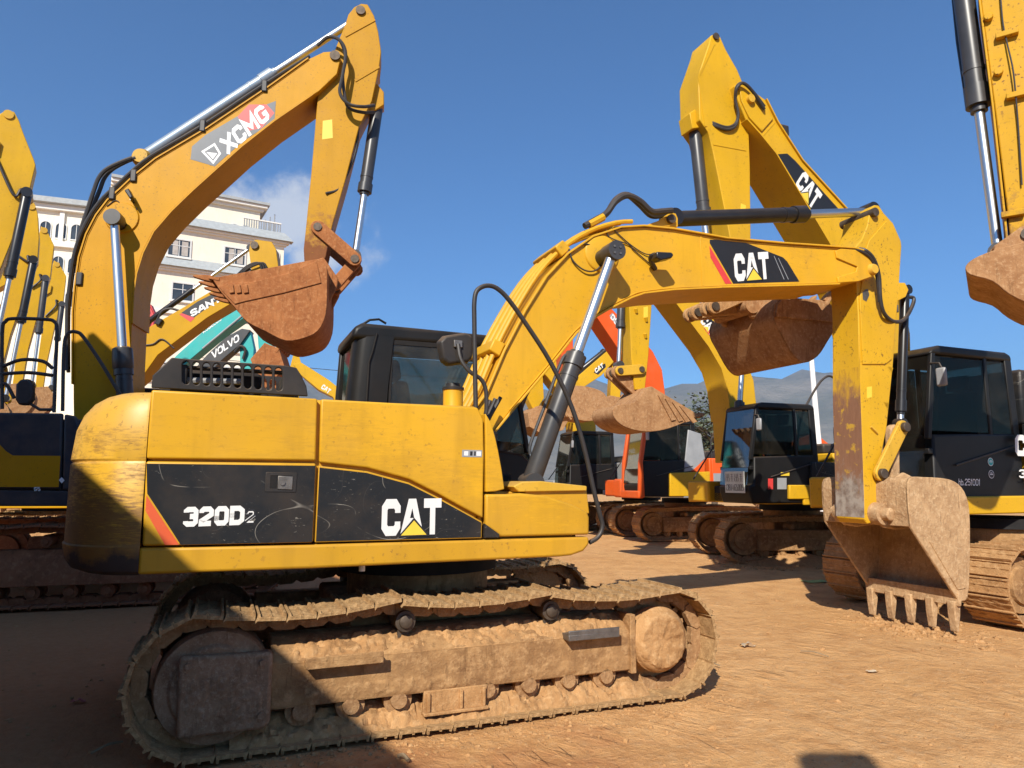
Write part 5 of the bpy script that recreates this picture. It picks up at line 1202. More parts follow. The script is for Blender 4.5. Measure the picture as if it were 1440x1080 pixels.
def machine_d():
    fr, R, h = left_facing('orange excavator with orange cab front frame and dark cab door', None, (904, 640), 19.2, 200, dict(body='orange', cab='cabblk', stripe='greyp', low='greyp', cw='catbg'), (912, 762), 192, 1.05, zb=1.3)
    P = lambda v, *q: fr.pl(v, q); N = .34
    bo = boom_px(R, fr, 1, [(785, 385), (800, 372), (860, 434), (900, 474), (918, 494), (931, 520), (935, 550), (938, 600), (938, 640), (908, 640), (906, 590), (902, 555), (896, 532), (884, 512), (840, 447), (792, 398)], M['orange'], .34)
    decal(bo, P(N, (857, 444), (861, 440), (888, 477), (887, 482), (883, 481)), N, N+.003, M['greyp'], 'boom_decal')
    o, x, y = P(N, (858, 447), (884, 481), (862, 441)); lettering(bo, 'DOOSAN', N+.005, o, vsub(x, o), vsub(y, o), M['white'], t=.2)
    cyl_px(R, fr, (868, 424), (800, 376), 0, .6, .1, .05, 'stick_cylinder')
    st = boom_px(R, fr, 1, [(778, 390), (796, 385), (806, 420), (806, 500), (808, 548), (796, 548), (790, 500), (776, 430)], M['orange'], .22, name='stick')
    pts = P(.6, (800, 585), (822, 592), (846, 588), (856, 572), (850, 553), (828, 544), (806, 542))
    bucket(R, pts, -.1, .6, M['mudbktred'], 5, .16, .03, tdir=(.5, .6))
    cf = h['cf']
    for va in (h['v0']-.01, h['v1']-.11): MB().loft([[(cf-.03, va, h['zb']), (cf+.14, va, h['zb']), (cf+.14, va+.12, h['zb']), (cf-.03, va+.12, h['zb'])], [(cf-.0, va, h['zs']-.1), (cf+.10, va, h['zs']-.1), (cf+.10, va+.12, h['zs']-.1), (cf, va+.12, h['zs']-.1)], [(cf-.20, va, h['zr']-.08), (cf-.10, va, h['zr']-.08), (cf-.10, va+.12, h['zr']-.08), (cf-.20, va+.12, h['zr']-.08)]]).build('front_pillar_cover', M['orange'], R, bevel=.02)
    MB().box(cf+.0, cf+.16, h['v0'], h['v1'], h['zb']-.02, h['zb']+.18).build('front_skirt', M['orange'], R, bevel=.03)
    MB().box(cf-.5, cf+.12, h['v0']-.5, h['v0']-.05, h['zb']-.02, h['zb']+.5).build('front_box', M['orange'], R, bevel=.06)
    V1 = 1.42
    q = P(V1, (942, 665), (998, 663), (998, 698), (942, 698)); MB().prism(q, V1-.1, V1+.02).build('side_panel', M['catbg'], R, bevel=.02)
    q = P(h['v1']+.02, (968, 604), (986, 610), (992, 645), (975, 662), (962, 664)); MB().prism(q, h['v1']-.05, h['v1']+.02).build('rear_pillar_cover', M['greyp'], R, bevel=.02)
    q = P(h['v1']+.04, (972, 663), (992, 646), (992, 664)); MB().prism(q, h['v1']-.05, h['v1']+.03).build('pillar_flash', M['orange'], R, bevel=.02)
machine_d()
def machine_n():
    fr, R, h = left_facing('excavator with all-black cab parked behind the orange one', None, (800, 640), 23.5, 200, dict(body='greyp', stripe='black', low='greyp', cab='cabblk', cw='catbg'), (858, 750), 195, 1.05, zb=1.3)
    bo = boom_px(R, fr, 1, [(740, 480), (756, 470), (800, 520), (830, 560), (838, 600), (838, 650), (808, 650), (806, 600), (800, 570), (770, 530), (742, 500)], M['catbg'], .32)
    st = boom_px(R, fr, 1, [(735, 470), (750, 464), (762, 500), (765, 560), (752, 580), (742, 560), (735, 500)], M['catbg'], .2, name='stick')
    pts = fr.pl(.6, [(800, 590), (792, 605), (765, 612), (745, 600), (742, 580), (760, 570)])
    bucket(R, pts, -.6, .6, M['mudbktred'], 5, .16, .03, tdir=(-.7, .7))
machine_n()
# ---------------------------------------------------------------- right-facing machines seen only by their arms; bodies stand out of the picture or behind others
def right_facing(label, group, px, py, d, deg, u, cols, k=1.0, zb=1.15):
    fr = frame_at(px, py, d, deg, u, -.3); R = empty('excavator', fr); tag(R, label, 'excavator', group)
    crawler(R, 4.2, 2.8, .95, .6, TRK, p=.21, sag=.015, fast=True); generic_house(R, cols, k, zb=zb, detail=False)
    return fr, R
def row_left():
    """four more in the row behind: sticks with their bucket cylinders, booms run out of the frame"""
    specs = [
     ('yellow excavator tallest in the row of upright sticks, its bucket cylinder black', 14.5, [(0, 160), (8, 155), (20, 157), (27, 170), (32, 185), (48, 225), (50, 232), (41, 270), (14, 345), (-20, 430), (-50, 500), (-66, 490), (-40, 380), (-25, 260), (-12, 190)], (38, 272), (13, 392), (-8, 490), 'cylblk', (-12, 205)),
     ('yellow excavator second tallest in the row of upright sticks, its cylinder black', 18.5, [(32, 300), (40, 284), (48, 285), (53, 300), (55, 335), (53, 365), (38, 405), (15, 470), (0, 530), (-14, 525), (0, 440), (15, 360)], (47, 366), (27, 455), (8, 560), 'cylblk', (15, 330)),
     ('yellow excavator third tallest in the row of upright sticks, its cylinder grey', 22.5, [(50, 345), (58, 318), (66, 324), (76, 345), (71, 388), (58, 425), (40, 490), (28, 560), (16, 555), (26, 470), (40, 400)], (64, 392), (52, 470), (45, 540), 'cyl', (42, 370)),
     ('yellow excavator shortest in the row of upright sticks, its cylinder grey', 27.0, [(70, 385), (76, 366), (84, 372), (93, 388), (89, 425), (78, 455), (66, 510), (58, 565), (48, 562), (54, 500), (64, 430)], (87, 428), (80, 480), (72, 545), 'cyl', (66, 405)),
    ]
    for i, (lab, d, sp, c0, c1, c2, cm, piv) in enumerate(specs):
        fr, R = right_facing(lab, None, piv[0], piv[1], d, 31, 5.2, dict(body='catbg' if i % 2 == 0 else 'xcmg', stripe='black'), 1.0)
        mt = M['catbg' if i != 1 else 'catbg']
        st = boom_px(R, fr, -1, sp, mt, .24, name='stick')
        T = Vector(fr.uz(*piv, -.3))
        mid = Vector((2.2, max(T.y*.72, 3.6)))
        ft = Vector((.3, 1.8)); d1 = (mid-ft).normalized(); d2 = (T-mid).normalized(); n1 = Vector((-d1.y, d1.x)); n2 = Vector((-d2.y, d2.x)); nm = (n1+n2).normalized()
        q = [ft+n1*.25, lerp(ft, mid, .6), mid+nm*.45, T+n2*.2, T+d2*.2, T-n2*.2, mid-nm*.4, Vector(lerp(ft, mid, .5))-n1*.35, ft-n1*.2]
        q[1] = Vector(q[1])+n1*.45
        MB().prism([tuple(x) for x in q], -.3, .3).build('boom', mt, R, bevel=.012)
        a = Vector(fr.uvz(*c0, -.26)); e = Vector(fr.uvz(*c2, -.26)); m_ = Vector(fr.uvz(*c1, -.26)); fr_ = (m_-a).length/(e-a).length
        hyd(R, a, e, min(.8, fr_), .10, .05, 'bucket_cylinder', M[cm])
        MB().cyl((a.x, -.36, a.z), (a.x, .2, a.z), .1, n=14).build('cylinder_lug', mt, st)
        t = fr.uz(sp[1][0]+4, sp[1][1]+6, -.25); MB().cyl((t[0], -.27, t[1]), (t[0], .27, t[1]), .10, n=16).build('stick_pin', M['catw'], st)
        hoseline(st, [fr.uvz(sp[0][0]-6, sp[0][1]+60, -.27), fr.uvz((sp[0][0]+c0[0])/2, c0[1]+2, -.30), fr.uvz(c0[0]-8, c0[1]-6, -.27), fr.uvz(c0[0], c0[1], -.15)], .03)
        pts = [(e.x+.5, e.z+.1), (e.x+.75, e.z-.3), (e.x+.6, e.z-.8), (e.x+.1, e.z-1.1), (e.x-.5, e.z-.9), (e.x-.65, e.z-.6), (e.x-.4, e.z-.05)]
        tip = Vector(fr.uz(*sp[10 if len(sp) > 13 else len(sp)-4], -.3))
        link(R, tip+Vector((0, .3)), (e.x, e.z), .3, .1, .06, mt); link(R, (e.x, e.z), (e.x-.3, e.z-.3), .12, .1, .06, mt, 'power_link')
        bucket(R, [(x-.6, z-.1) for x, z in pts][::-1], -.6, .6, M['mudbktred'], 5, .2, .03, tdir=(-.7, .5))
row_left()
def arms_behind():
    """booms rising between the tall boom and the cab, in front of the cream building"""
    # yellow boom with black and red name plate
    fr, R = right_facing('yellow excavator with a black and red boom plate behind the raised rusty bucket', None, 277, 421, 17.5, 8, 3.0, dict(body='sany', stripe='black'))
    N = -.33; P = lambda v, *q: fr.pl(v, q)
    bo = boom_px(R, fr, -1, [(150, 512), (170, 490), (196, 468), (277, 421), (340, 384), (372, 372), (390, 374), (384, 392), (350, 412), (291, 447), (222, 499), (200, 530), (165, 560)], M['sany'], .33)
    decal(bo, P(N, (255, 440), (278, 424), (312, 407), (306, 422), (272, 447)), N-.003, N, M['blackprint'], 'boom_decal'); decal(bo, P(N, (252, 442), (256, 440.5), (274, 447), (268, 453)), N-.0036, N, M['red'], 'red_stripe')
    o, x, y = P(N, (269, 446), (312, 423), (267, 437)); lettering(bo, 'SANY', N-.005, o, vsub(x, o), vsub(y, o), M['white'], t=.24, gap=.05)
    for v in (-.12, .12): cyl_px(R, fr, (205, 455), (352, 349), v, .45, .07, .045, 'stick_cylinder', 'cylblk')
    st = boom_px(R, fr, -1, [(350, 352), (352, 341), (360, 337), (382, 340), (388, 350), (392, 378), (393, 410), (388, 480), (376, 480), (372, 420), (356, 400)], M['sany'], .24, name='stick')
    cyl_px(R, fr, (384, 362), (392, 430), -.0, .7, .09, .05, 'bucket_cylinder', 'cylblk')
    for k in range(3): hoseline(st, [fr.uvz(330+4*k, 390, -.36), fr.uvz(348, 374+2*k, -.4), fr.uvz(364+3*k, 370, -.4), fr.uvz(368+3*k, 384, -.36), fr.uvz(360, 396+2*k, -.3)], .03)
    c = fr.uz(358, 345, -.26); MB().cyl((c[0], -.3, c[1]), (c[0], .3, c[1]), .1, n=14).build('stick_pin', M['pin'], st); c = fr.uz(347, 380, -.36); MB().cyl((c[0], -.38, c[1]), (c[0], .38, c[1]), .1, n=14).build('stick_pivot', M['pin'], st)
    pts = P(-.6, (392, 490), (400, 515), (385, 535), (362, 530), (352, 505), (372, 482)); bucket(R, pts, -.6, .6, M['rustbkt'], 5, .2, .03, tdir=(.5, .7))
    link(R, fr.uz(385, 462, -.3), fr.uz(392, 432, -.3), -.28, .09, .06, M['sany']); link(R, fr.uz(392, 432, -.3), fr.uz(392, 490, -.3), -.12, .09, .06, M['sany'], 'power_link')
    lampq = P(-.4, (217, 455), (223, 447), (229, 449), (224, 458)); MB().prism(lampq, -.42, -.33).build('work_lamp', M['cylblk'], bo, bevel=.02)
    MB().tube(sm([fr.uvz(220, 452, -.3), fr.uvz(228, 438, -.3), fr.uvz(240, 434, -.3), fr.uvz(252, 437, -.3)], 4), .03).build('hand_rail', M['hose'], R)
    hoseline(bo, [fr.uvz(196, 486, -.34), fr.uvz(215, 484, -.35), fr.uvz(228, 477, -.35), fr.uvz(245, 490, -.34)], .02)
    # teal boom
    fr, R = right_facing('teal excavator boom with white print between yellow and dark grey booms', None, 300, 465, 21, 8, 3.0, dict(body='teal', stripe='greyp')); P = lambda v, *q: fr.pl(v, q)
    bo = boom_px(R, fr, -1, [(220, 530), (248, 500), (300, 453), (345, 424), (372, 416), (378, 424), (350, 442), (310, 470), (268, 505), (240, 535)], M['teal'], .3)
    o, x, y = P(-.3, (286, 469), (312, 450), (284, 465)); lettering(bo, 'KOBELCO', -.304, o, vsub(x, o), vsub(y, o), M['white'], t=.2)
    MB().tube([fr.uvz(285, 490, -.31), fr.uvz(350, 436, -.31)], .03).build('boom_pipe', M['greyp'], bo)
    st = boom_px(R, fr, -1, [(366, 420), (374, 412), (384, 425), (386, 470), (376, 520), (366, 520), (362, 470)], M['teal'], .2, name='stick')
    pts = P(-.6, (392, 520), (396, 540), (380, 552), (360, 545), (355, 525), (370, 515)); bucket(R, pts, -.6, .6, M['rustbkt'], 5, .2, .03, tdir=(.5, .7))
    # dark boom with serif name
    fr, R = right_facing('dark grey excavator boom with large white lettering behind the teal boom', None, 318, 484, 24, 8, 3.0, dict(body='volvoy', stripe='volvo')); P = lambda v, *q: fr.pl(v, q)
    bo = boom_px(R, fr, -1, [(268, 525), (290, 500), (318, 474), (340, 462), (352, 464), (338, 484), (312, 506), (290, 530)], M['volvo'], .3)
    o, x, y = P(-.3, (299, 505), (337, 479), (297, 495)); lettering(bo, 'VOLVO', -.304, o, vsub(x, o), vsub(y, o), M['white'], t=.2, gap=.06)
    st = boom_px(R, fr, -1, [(337, 478), (342, 466), (352, 466), (357, 490), (354, 530), (343, 545), (338, 530)], M['teal'], .2, name='stick')
    hoseline(st, [fr.uvz(330, 495, -.25), fr.uvz(338, 487, -.3), fr.uvz(345, 492, -.3), fr.uvz(342, 505, -.26)], .05)
    pts = P(-.6, (366, 520), (372, 545), (355, 560), (335, 552), (332, 530), (345, 520)); bucket(R, pts, -.6, .6, M['mudbktred'], 5, .2, .03, tdir=(.5, .7))
    # small yellow boom coming down behind the hood
    fr = frame_at(440, 533, 30, 195, 3.0, .3); R = empty('excavator', fr); tag(R, 'small far yellow excavator boom sloping down between hood grille and cab', 'excavator')
    crawler(R, 4.2, 2.8, .95, .6, TRK, p=.21, sag=.015, fast=True); generic_house(R, dict(body='catbg'), 1.0, detail=False)
    P = lambda v, *q: fr.pl(v, q)
    bo = boom_px(R, fr, 1, [(412, 512), (424, 510), (440, 520), (462, 534), (482, 550), (500, 590), (484, 590), (468, 558), (448, 548), (424, 528)], M['catbg'], .3)
    cat_logo(bo, fr, .305, (451, 546), (462, 554), (455, 540), 1, True)
    st = boom_px(R, fr, 1, [(407, 520), (412, 500), (420, 498), (424, 512), (420, 560), (413, 580), (408, 570)], M['catbg'], .2, name='stick')
    pts = P(.6, (395, 575), (392, 600), (408, 612), (426, 604), (428, 585), (415, 575)); bucket(R, pts, -.6, .6, M['mudbktred'], 5, .2, .03, tdir=(.3, .8))
    # yellow boom under the big arch
    fr = frame_at(842, 518, 26, 12, 3.6, -.3); R = empty('excavator', fr); tag(R, 'far yellow excavator whose boom rises beside the thick grey boom cylinder', 'excavator')
    crawler(R, 4.2, 2.8, .95, .6, TRK, p=.21, sag=.015, fast=True); generic_house(R, dict(body='catbg'), 1.0, detail=False)
    P = lambda v, *q: fr.pl(v, q)
    bo = boom_px(R, fr, -1, [(756, 600), (762, 565), (790, 545), (812, 530), (862, 487), (870, 490), (869, 502), (846, 528), (820, 545), (800, 566), (785, 600)], M['catbg'], .3)
    decal(bo, P(-.3, (835, 524), (840, 516), (851, 511), (852, 516), (841, 527)), -.304, -.3, M['blackprint'], 'boom_decal'); cat_logo(bo, fr, -.306, (838, 525), (849, 516), (836, 519), -1, True)
    cyl_px(R, fr, (815, 522), (863, 484), 0, .75, .11, .06, 'stick_cylinder', 'cylblk')
    st = boom_px(R, fr, -1, [(862, 490), (866, 478), (874, 480), (878, 500), (872, 560), (864, 570), (858, 560)], M['catbg'], .2, name='stick')
    pts = P(-.6, (878, 560), (880, 585), (862, 597), (842, 590), (838, 565), (858, 556)); bucket(R, pts, -.6, .6, M['mudbktred'], 5, .2, .03, tdir=(.3, .8))
    # red excavator piece beside the tall boom
    fr = frame_at(206, 445, 34, 10, 3.0, -.3); R = empty('excavator', fr); tag(R, 'far red excavator showing only a rounded red arm head', 'excavator')
    crawler(R, 4.2, 2.8, .95, .6, TRK, p=.21, sag=.015, fast=True); generic_house(R, dict(body='red'), 1.0, detail=False)
    bo = boom_px(R, fr, -1, [(150, 500), (180, 460), (194, 435), (203, 426), (211, 431), (216, 442), (210, 455), (200, 470), (180, 500), (160, 540)], M['red'], .3)
    c = fr.uz(205, 439, -.33); MB().cyl((c[0], -.33, c[1]), (c[0], -.30, c[1]), .2, n=20).build('boss', M['white'], bo)
    st = boom_px(R, fr, -1, [(204, 430), (212, 428), (217, 440), (214, 480), (206, 520), (200, 500)], M['red'], .2, name='stick')
arms_behind()
def machine_t():
    """close machine at the right edge: stick, bucket cylinder and bucket hang into the frame"""
    fr = frame_at(1400, 200, 7.1, 146, 5.6, .3); R = empty('excavator', fr); tag(R, 'excavator whose worn yellow stick and chrome cylinder hang in from above', 'excavator')
    crawler(R, 4.2, 2.8, .95, .6, TRK, p=.2, sag=.015, fast=True); h = generic_house(R, dict(body='catbg'), 1.0, detail=False)
    P = lambda v, *q: fr.pl(v, q)
    T = Vector(fr.uz(1470, -330, .3)); mid = Vector((2.9, T.y-.2)); ft = Vector((.4, 1.8))
    MB().prism([tuple(x) for x in (ft+Vector((-.3, .1)), mid+Vector((-.55, .2)), mid+Vector((.2, .5)), T+Vector((-.1, .3)), T+Vector((.15, .0)), T+Vector((-.1, -.3)), mid+Vector((.3, -.4)), ft+Vector((.3, -.1)))], -.32, .32).build('boom', M['catbg'], R, bevel=.012)
    st = boom_px(R, fr, 1, [(1345, -380), (1390, -470), (1480, -420), (1520, -250), (1510, 0), (1490, 200), (1470, 360), (1424, 372), (1417, 300), (1400, 160), (1379, 0), (1352, -200)], M['sticktop'], .24, name='stick')
    MB().strip(fr.pl(.24, [(1378, -10), (1398, 150), (1414, 298), (1421, 370)]), -.26, .26, .02).build('stick_front_plate', M['sticktop'], st, bevel=.004)
    for (x, y) in ((1390, 26), (1404, 103)):
        c = fr.uvz(x, y, .24); m = MB().cyl((c[0], .24, c[2]), (c[0], .30, c[2]), .045, n=8); m.build('welded_boss', M['sticktop'], st, bevel=.008)
    for (x, y) in ((1416, 50), (1431, 135), (1424, 302)):
        c = fr.uvz(x, y, .24); MB().box(c[0]-.10, c[0]+.10, .24, .31, c[2]-.03, c[2]+.03).build('bracket', M['sticktop'], st, bevel=.006)
    hoseline(st, [fr.uvz(1406, -20, .27), fr.uvz(1410, 30, .27), fr.uvz(1416, 60, .28), fr.uvz(1424, 95, .3), fr.uvz(1428, 130, .29), fr.uvz(1432, 180, .27), fr.uvz(1437, 260, .27)], .008)
    a = fr.uvz(1337, -140, .05); b = fr.uvz(1404, 357, .05); m_ = fr.uvz(1376, 158, .05); fq = (Vector(m_)-Vector(a)).length/(Vector(b)-Vector(a)).length
    bc = hyd(R, a, b, fq, .105, .052, 'bucket_cylinder', M['cyl'])
    MB().tube([fr.uvz(1334, -60, .0), fr.uvz(1346, 60, .0), fr.uvz(1358, 140, 0), fr.uvz(1364, 155, 0)], .013, 6).build('cylinder_pipe', M['cylblk'], bc)
    c = fr.uz(1408, 356, .2)
    MB().turned((c[0], -.36, c[1]), (c[0], .36, c[1]), [(0, .06), (.08, .06), (.09, .085), (.4, .085), (.41, .06), (.59, .06), (.6, .085), (.92, .085), (1, .06)], 18).build('link_pin', M['mudbktred'], R)
    for s in (-1, 1):
        link(R, fr.uz(1445, 330, .27), fr.uz(1408, 356, .27), s*.27, .10, .06, M['mudbktred'])
        link(R, fr.uz(1408, 356, .2), fr.uz(1445, 400, .2), s*.12, .10, .08, M['mudbktred'], 'power_link')
    pts = P(.62, (1560, 300), (1550, 380), (1500, 420), (1455, 428), (1420, 414), (1395, 395), (1364, 386), (1358, 374), (1376, 360), (1420, 345), (1470, 335))
    bucket(R, pts, -.62, .62, M['mudbktred'], 5, .22, .03, tdir=(-.2, 1))
M['sticktop'] = paint('stick_yellow_flaking', (.58, .31, .012), .2, 1.0, .55, chipcol=(.14, .06, .025), mud=(3.3, 5.6, (.24, .115, .05)))
for nd in M['sticktop'].node_tree.nodes:
    if nd.type == 'BSDF_PRINCIPLED': nd.inputs['Specular IOR Level'].default_value = .15
machine_t()
# ================================================================ cream building behind
M['cream'] = paint('cream_render', (.82, .755, .61), .06, .0, .8, streak=.25, var=.05)
M['creamtrim'] = plain('white_trim', (.74, .72, .66), .75, 0, .05)
M['roofgrey'] = plain('grey_roof_band', (.36, .38, .38), .7, 0, .12, .2, 3)
M['winglass'] = plain('window_glass_dark', (.045, .055, .065), .12, 0, .3, 0, .5)
M['winframe'] = plain('window_frame', (.62, .62, .60), .6, 0, .05)
M['curtain'] = plain('curtain', (.42, .38, .34), .8, 0, .2, 0, 2)
def building():
    d = 78.0; deg = 30
    fr = frame_at(400, 338, d, deg, 0, 0); R = empty('building', fr); tag(R, 'long cream building with grey cornices, arched upper windows and a roof terrace rail', 'building')
    Z = lambda x, y: fr.uz(x, y, 0)
    zc = Z(400, 338)[1]          # main cornice at the right end
    u1 = 0.0; u0 = fr.uz(150, 330, 0)[0]
    hfl = 3.5
    MB().box(u0, u1, .0, 16, 0, zc).build('wall', M['cream'], R)
    def band(u0, u1, z, h, out, mat, name='cornice', v0=0.0):
        MB().box(u0-out*.0, u1+out, v0-out, v0+.3, z, z+h).build(name, mat, R, bevel=.03)
    def cornice(u0, u1, z, v0=0.0):
        band(u0, u1, z-.75, .22, .25, M['creamtrim'], v0=v0); band(u0, u1, z-.53, .22, .5, M['creamtrim'], v0=v0)
        m = MB().loft([[(u0, v0-.85, z-.3), (u0, v0+.2, z-.3), (u0, v0+.2, z+.85), (u0, v0-.0, z+.85)], [(u1+.85, v0-.85, z-.3), (u1+.85, v0+.2, z-.3), (u1, v0+.2, z+.85), (u1, v0-.0, z+.85)]]); m.build('roof_band', M['roofgrey'], R)
    cornice(u0, u1, zc)
    zs2 = zc-4.6; cornice(u0, u1, zs2)
    band(u0, u1, zs2-5.3, .35, .25, M['creamtrim'])
    # top storey set back
    ua, ub, va = u0, -4.6, 1.6; zt = zc+3.9; ub = fr.uz(366, 297, va)[0]
    MB().box(ua, ub, va, 15, zc, zt).build('wall', M['cream'], R)
    band(ua, ub, zt-.5, .3, .35, M['creamtrim'], v0=va); band(ua, ub, zt-.2, .35, .7, M['creamtrim'], v0=va)
    MB().box(ua, ub+.9, va-.9, 15.5, zt+.15, zt+.45).build('roof_band', M['roofgrey'], R)
    # right end: lower terrace block with balustrade
    MB().box(-4.5, -.3, .6, 10, zc+.85, zc+1.0).build('terrace_coping', M['creamtrim'], R)
    MB().box(-4.4, -.3, .55, .75, zc+2.0, zc+2.15).build('balustrade_rail', M['creamtrim'], R)
    for i in range(16): MB().cyl((-4.3+i*.26, .65, zc+.95), (-4.3+i*.26, .65, zc+2.0), .07, n=6).build('baluster', M['greyp'], R)
    for i in range(3): MB().cyl((-1.9+i*.5, 1.5, zc+.9), (-1.9+i*.5, 1.5, zc+2.6+.4*i), .06, n=6).build('roof_pipe', M['greyp'], R)
    def window(u, z, w, h, arch=False, v=0.0, curtain=False):
        o = [(u-w/2, z), (u+w/2, z)]
        o += [(u+w/2*cos(t), z+h-w/2+w/2*sin(t)) for t in [pi*k/10 for k in range(11)]] if arch else [(u+w/2, z+h), (u-w/2, z+h)]
        c = (u, z+h/2)
        big = [lerp(c, p, 1.16) for p in o]
        f = MB().plate(big, [o], v-.10, v+.02).build('window', M['winframe'], R)
        MB().prism(o, v-.02, v-.005).build('pane', M['winglass'], f)
        m = MB().box(u-.035, u+.035, v-.06, v-.021, z, z+h*.97); m.box(u-w/2, u+w/2, v-.055, v-.0215, z+h*.62, z+h*.66); m.build('glazing_bar', M['winframe'], f)
        if not arch:
            MB().box(u-w/2-.2, u+w/2+.2, v-.25, v, z-.28, z-.12).build('sill', M['creamtrim'], f)
            if curtain: MB().box(u-w*.30, u-w*.05, v-.0205, v-.0202, z+.1, z+h-.1).build('curtain', M['curtain'], f); MB().box(u+w*.12, u+w*.42, v-.0205, v-.0202, z+.1, z+h-.1).build('curtain', M['curtain'], f)
    # paired arched windows on the top storey
    for x, y in ((283, 329), (298.5, 331), (329, 334.5), (344.5, 336.5), (236, 321), (251, 323)):
        u, z = fr.uz(x, y, va); window(u, z, 1.05, 1.55, True, va)
    u, z = fr.uz(390, 371, 0); window(-1.0, zc-3.2, 1.0, 1.8, True)
    i = 0
    for k in range(10):
        u = -5.2-5.55*k
        if u < u0+1.5: continue
        window(u, zc-3.6, 2.05, 1.75, False, 0, True); window(u+.6, zs2-3.7, 1.9, 1.75, False, 0, k % 2 == 0)
    for k in range(5):
        if -7.8-11.1*k < u0: continue
        MB().box(-7.8-11.1*k, -7.3-11.1*k, -.25, 0, zs2-4.9, zs2-.8).build('pilaster', M['creamtrim'], R)
        MB().box(-6.9-11.1*k, -6.6-11.1*k, -.25, 0, zs2-4.9, zs2-.8).build('pilaster', M['creamtrim'], R)
    for k in range(7):
        u = -4.5-7.5*k
        if u < u0+1.5: continue
        for dz in (8.6, 12.2): window(u, zs2-dz, 2.0, 1.7, False, 0, k % 2 == 1)
    # second wing at the left
    f2 = frame_at(120, 292, 84, 20, 0, 0); B = empty('building', f2); tag(B, 'pale building wing with arched windows beside the row of upright sticks', 'building')
    zt2 = f2.uz(120, 292, 0)[1]
    MB().box(-20, 12, 0, 12, 0, zt2-.2).build('wall', M['cream'], B)
    MB().box(-20, 12, -1.2, 12, zt2-.2, zt2+.5).build('roof_band', M['roofgrey'], B, bevel=.05)
    MB().box(-20, 12, -.6, 0, zt2-.9, zt2-.2).build('cornice', M['creamtrim'], B, bevel=.05); MB().box(-20, 12, -.5, 0, zt2-5.4, zt2-4.7).build('cornice', M['creamtrim'], B, bevel=.05)
    for k in range(6):
        MB().box(-6.2+3.9*k-.25, -6.2+3.9*k+.25, -.3, 0, zt2-4.7, zt2-.9).build('pilaster', M['creamtrim'], B)
    for row in (0, 1, 2):
        for k in range(10):
            u = -5.6+1.3*k*1.25; z = zt2-4.2-4.2*row
            o = [(u-.55, z), (u+.55, z)]+[(u+.55*cos(t), z+1.35+.55*sin(t)) for t in [pi*q/10 for q in range(11)]]
            f = MB().plate([lerp((u, z+.95), p, 1.15) for p in o], [o], -.1, .02).build('window', M['winframe'], B); MB().prism(o, -.02, -.005).build('pane', M['winglass'], f)
            m = MB().box(u-.03, u+.03, -.06, -.021, z, z+1.88); m.build('glazing_bar', M['winframe'], f)
building()
# ================================================================ hills, trees, pole, far machines
def hills():
    m = MB(); n = 140; rows = [(1500, 0), (1900, .35), (2400, .75), (2900, 1.0), (3400, .8)]
    for y, k in rows:
        for i in range(n):
            x = -4200+8400*i/(n-1)
            h = 250+70*noise2(x, y, .0011)+55*noise2(x, y*.3, .0032)+26*noise2(x, y, .009)+12*noise2(x, y, .025)
            h += 55*math.exp(-((x-1150)/520)**2)
            m.v.append((x, y+100*noise2(x, y, .004), max(-5, h*k*1.38 if k else -5)))
    for j in range(len(rows)-1):
        for i in range(n-1): a = j*n+i; m.f.append((a, a+1, a+1+n, a+n))
    k = NT('hill_slopes'); a = k.noise(.004, 8, .65)
    k.set(base_color=k.mix(k.ramp(a, [(.4, 0), (.62, 1)]), (.16, .155, .12), (.28, .24, .19)), roughness=.95)
    k.bump(k.noise(.012, 8, .7), 1.0, 30)
    tag(m.build('hills', k.m, smooth=180), kind='structure')
hills()
M['leaf'] = plain('leaf_green', (.085, .10, .055), .6, 0, .4, 0, 2)
M['bark'] = plain('bark', (.09, .065, .045), .9, 0, .3, .5, 10)
def tree(label, x, y, h, rw, seed, conical=False):
    random.seed(seed); fr = Fr((x, y), 0); R = empty('tree', fr); tag(R, label, 'tree', 'trees behind the parked machines')
    t = MB().tube([(0, 0, 0), (.1, .05, h*.4), (.05, -.05, h*.75), (0, 0, h*.95)], [.16, .12, .07, .02], 8)
    tips = []
    for k in range(14):
        a = rnd(0, 2*pi); z = h*rnd(.3, .85); r = rw*rnd(.5, 1.0)*(1.1-z/h if conical else 1-.6*abs(z/h-.55))
        e = Vector((r*cos(a), r*sin(a), z+rnd(.2, .8))); tips.append(e); t.tube([(0.05, 0, z-.3), tuple(e*.5+Vector((0, 0, z*.5))), tuple(e)], [.05, .035, .012], 5)
    t.build('trunk', M['bark'], R)
    c = MB()
    for e in tips+[Vector((0, 0, h*.92))]:
        for _ in range(110):
            p = e+Vector((random.gauss(0, .42), random.gauss(0, .42), random.gauss(0, .36))); s = rnd(.07, .15)
            q = Vector((rnd(-1, 1), rnd(-1, 1), rnd(-.6, .6))).normalized(); w_ = q.cross(Vector((rnd(-1, 1), rnd(-1, 1), 1))).normalized()
            c.add([p-q*s, p+w_*s*.5, p+q*s, p-w_*s*.5], [(0, 1, 2, 3)])
    tag(c.build('crown', M['leaf'], R, smooth=0), kind='stuff')
for i, (px, d, h, rw, lab) in enumerate(((968, 34, 5.0, 1.6, 'leafy tree standing behind the orange excavator, the slimmer one'), (1000, 33, 5.8, 2.2, 'bushy leafy tree against the hills beside the black cab with the notice'), (985, 39, 5.2, 1.8, 'green tree crown between two others against the hills'), (1090, 40, 4.6, 2.2, 'low dark tree seen through the cab glass beyond the white pole'))):
    p = at_y(px, 600, d); tree(lab, p.x, p.y, h, rw, 40+i)
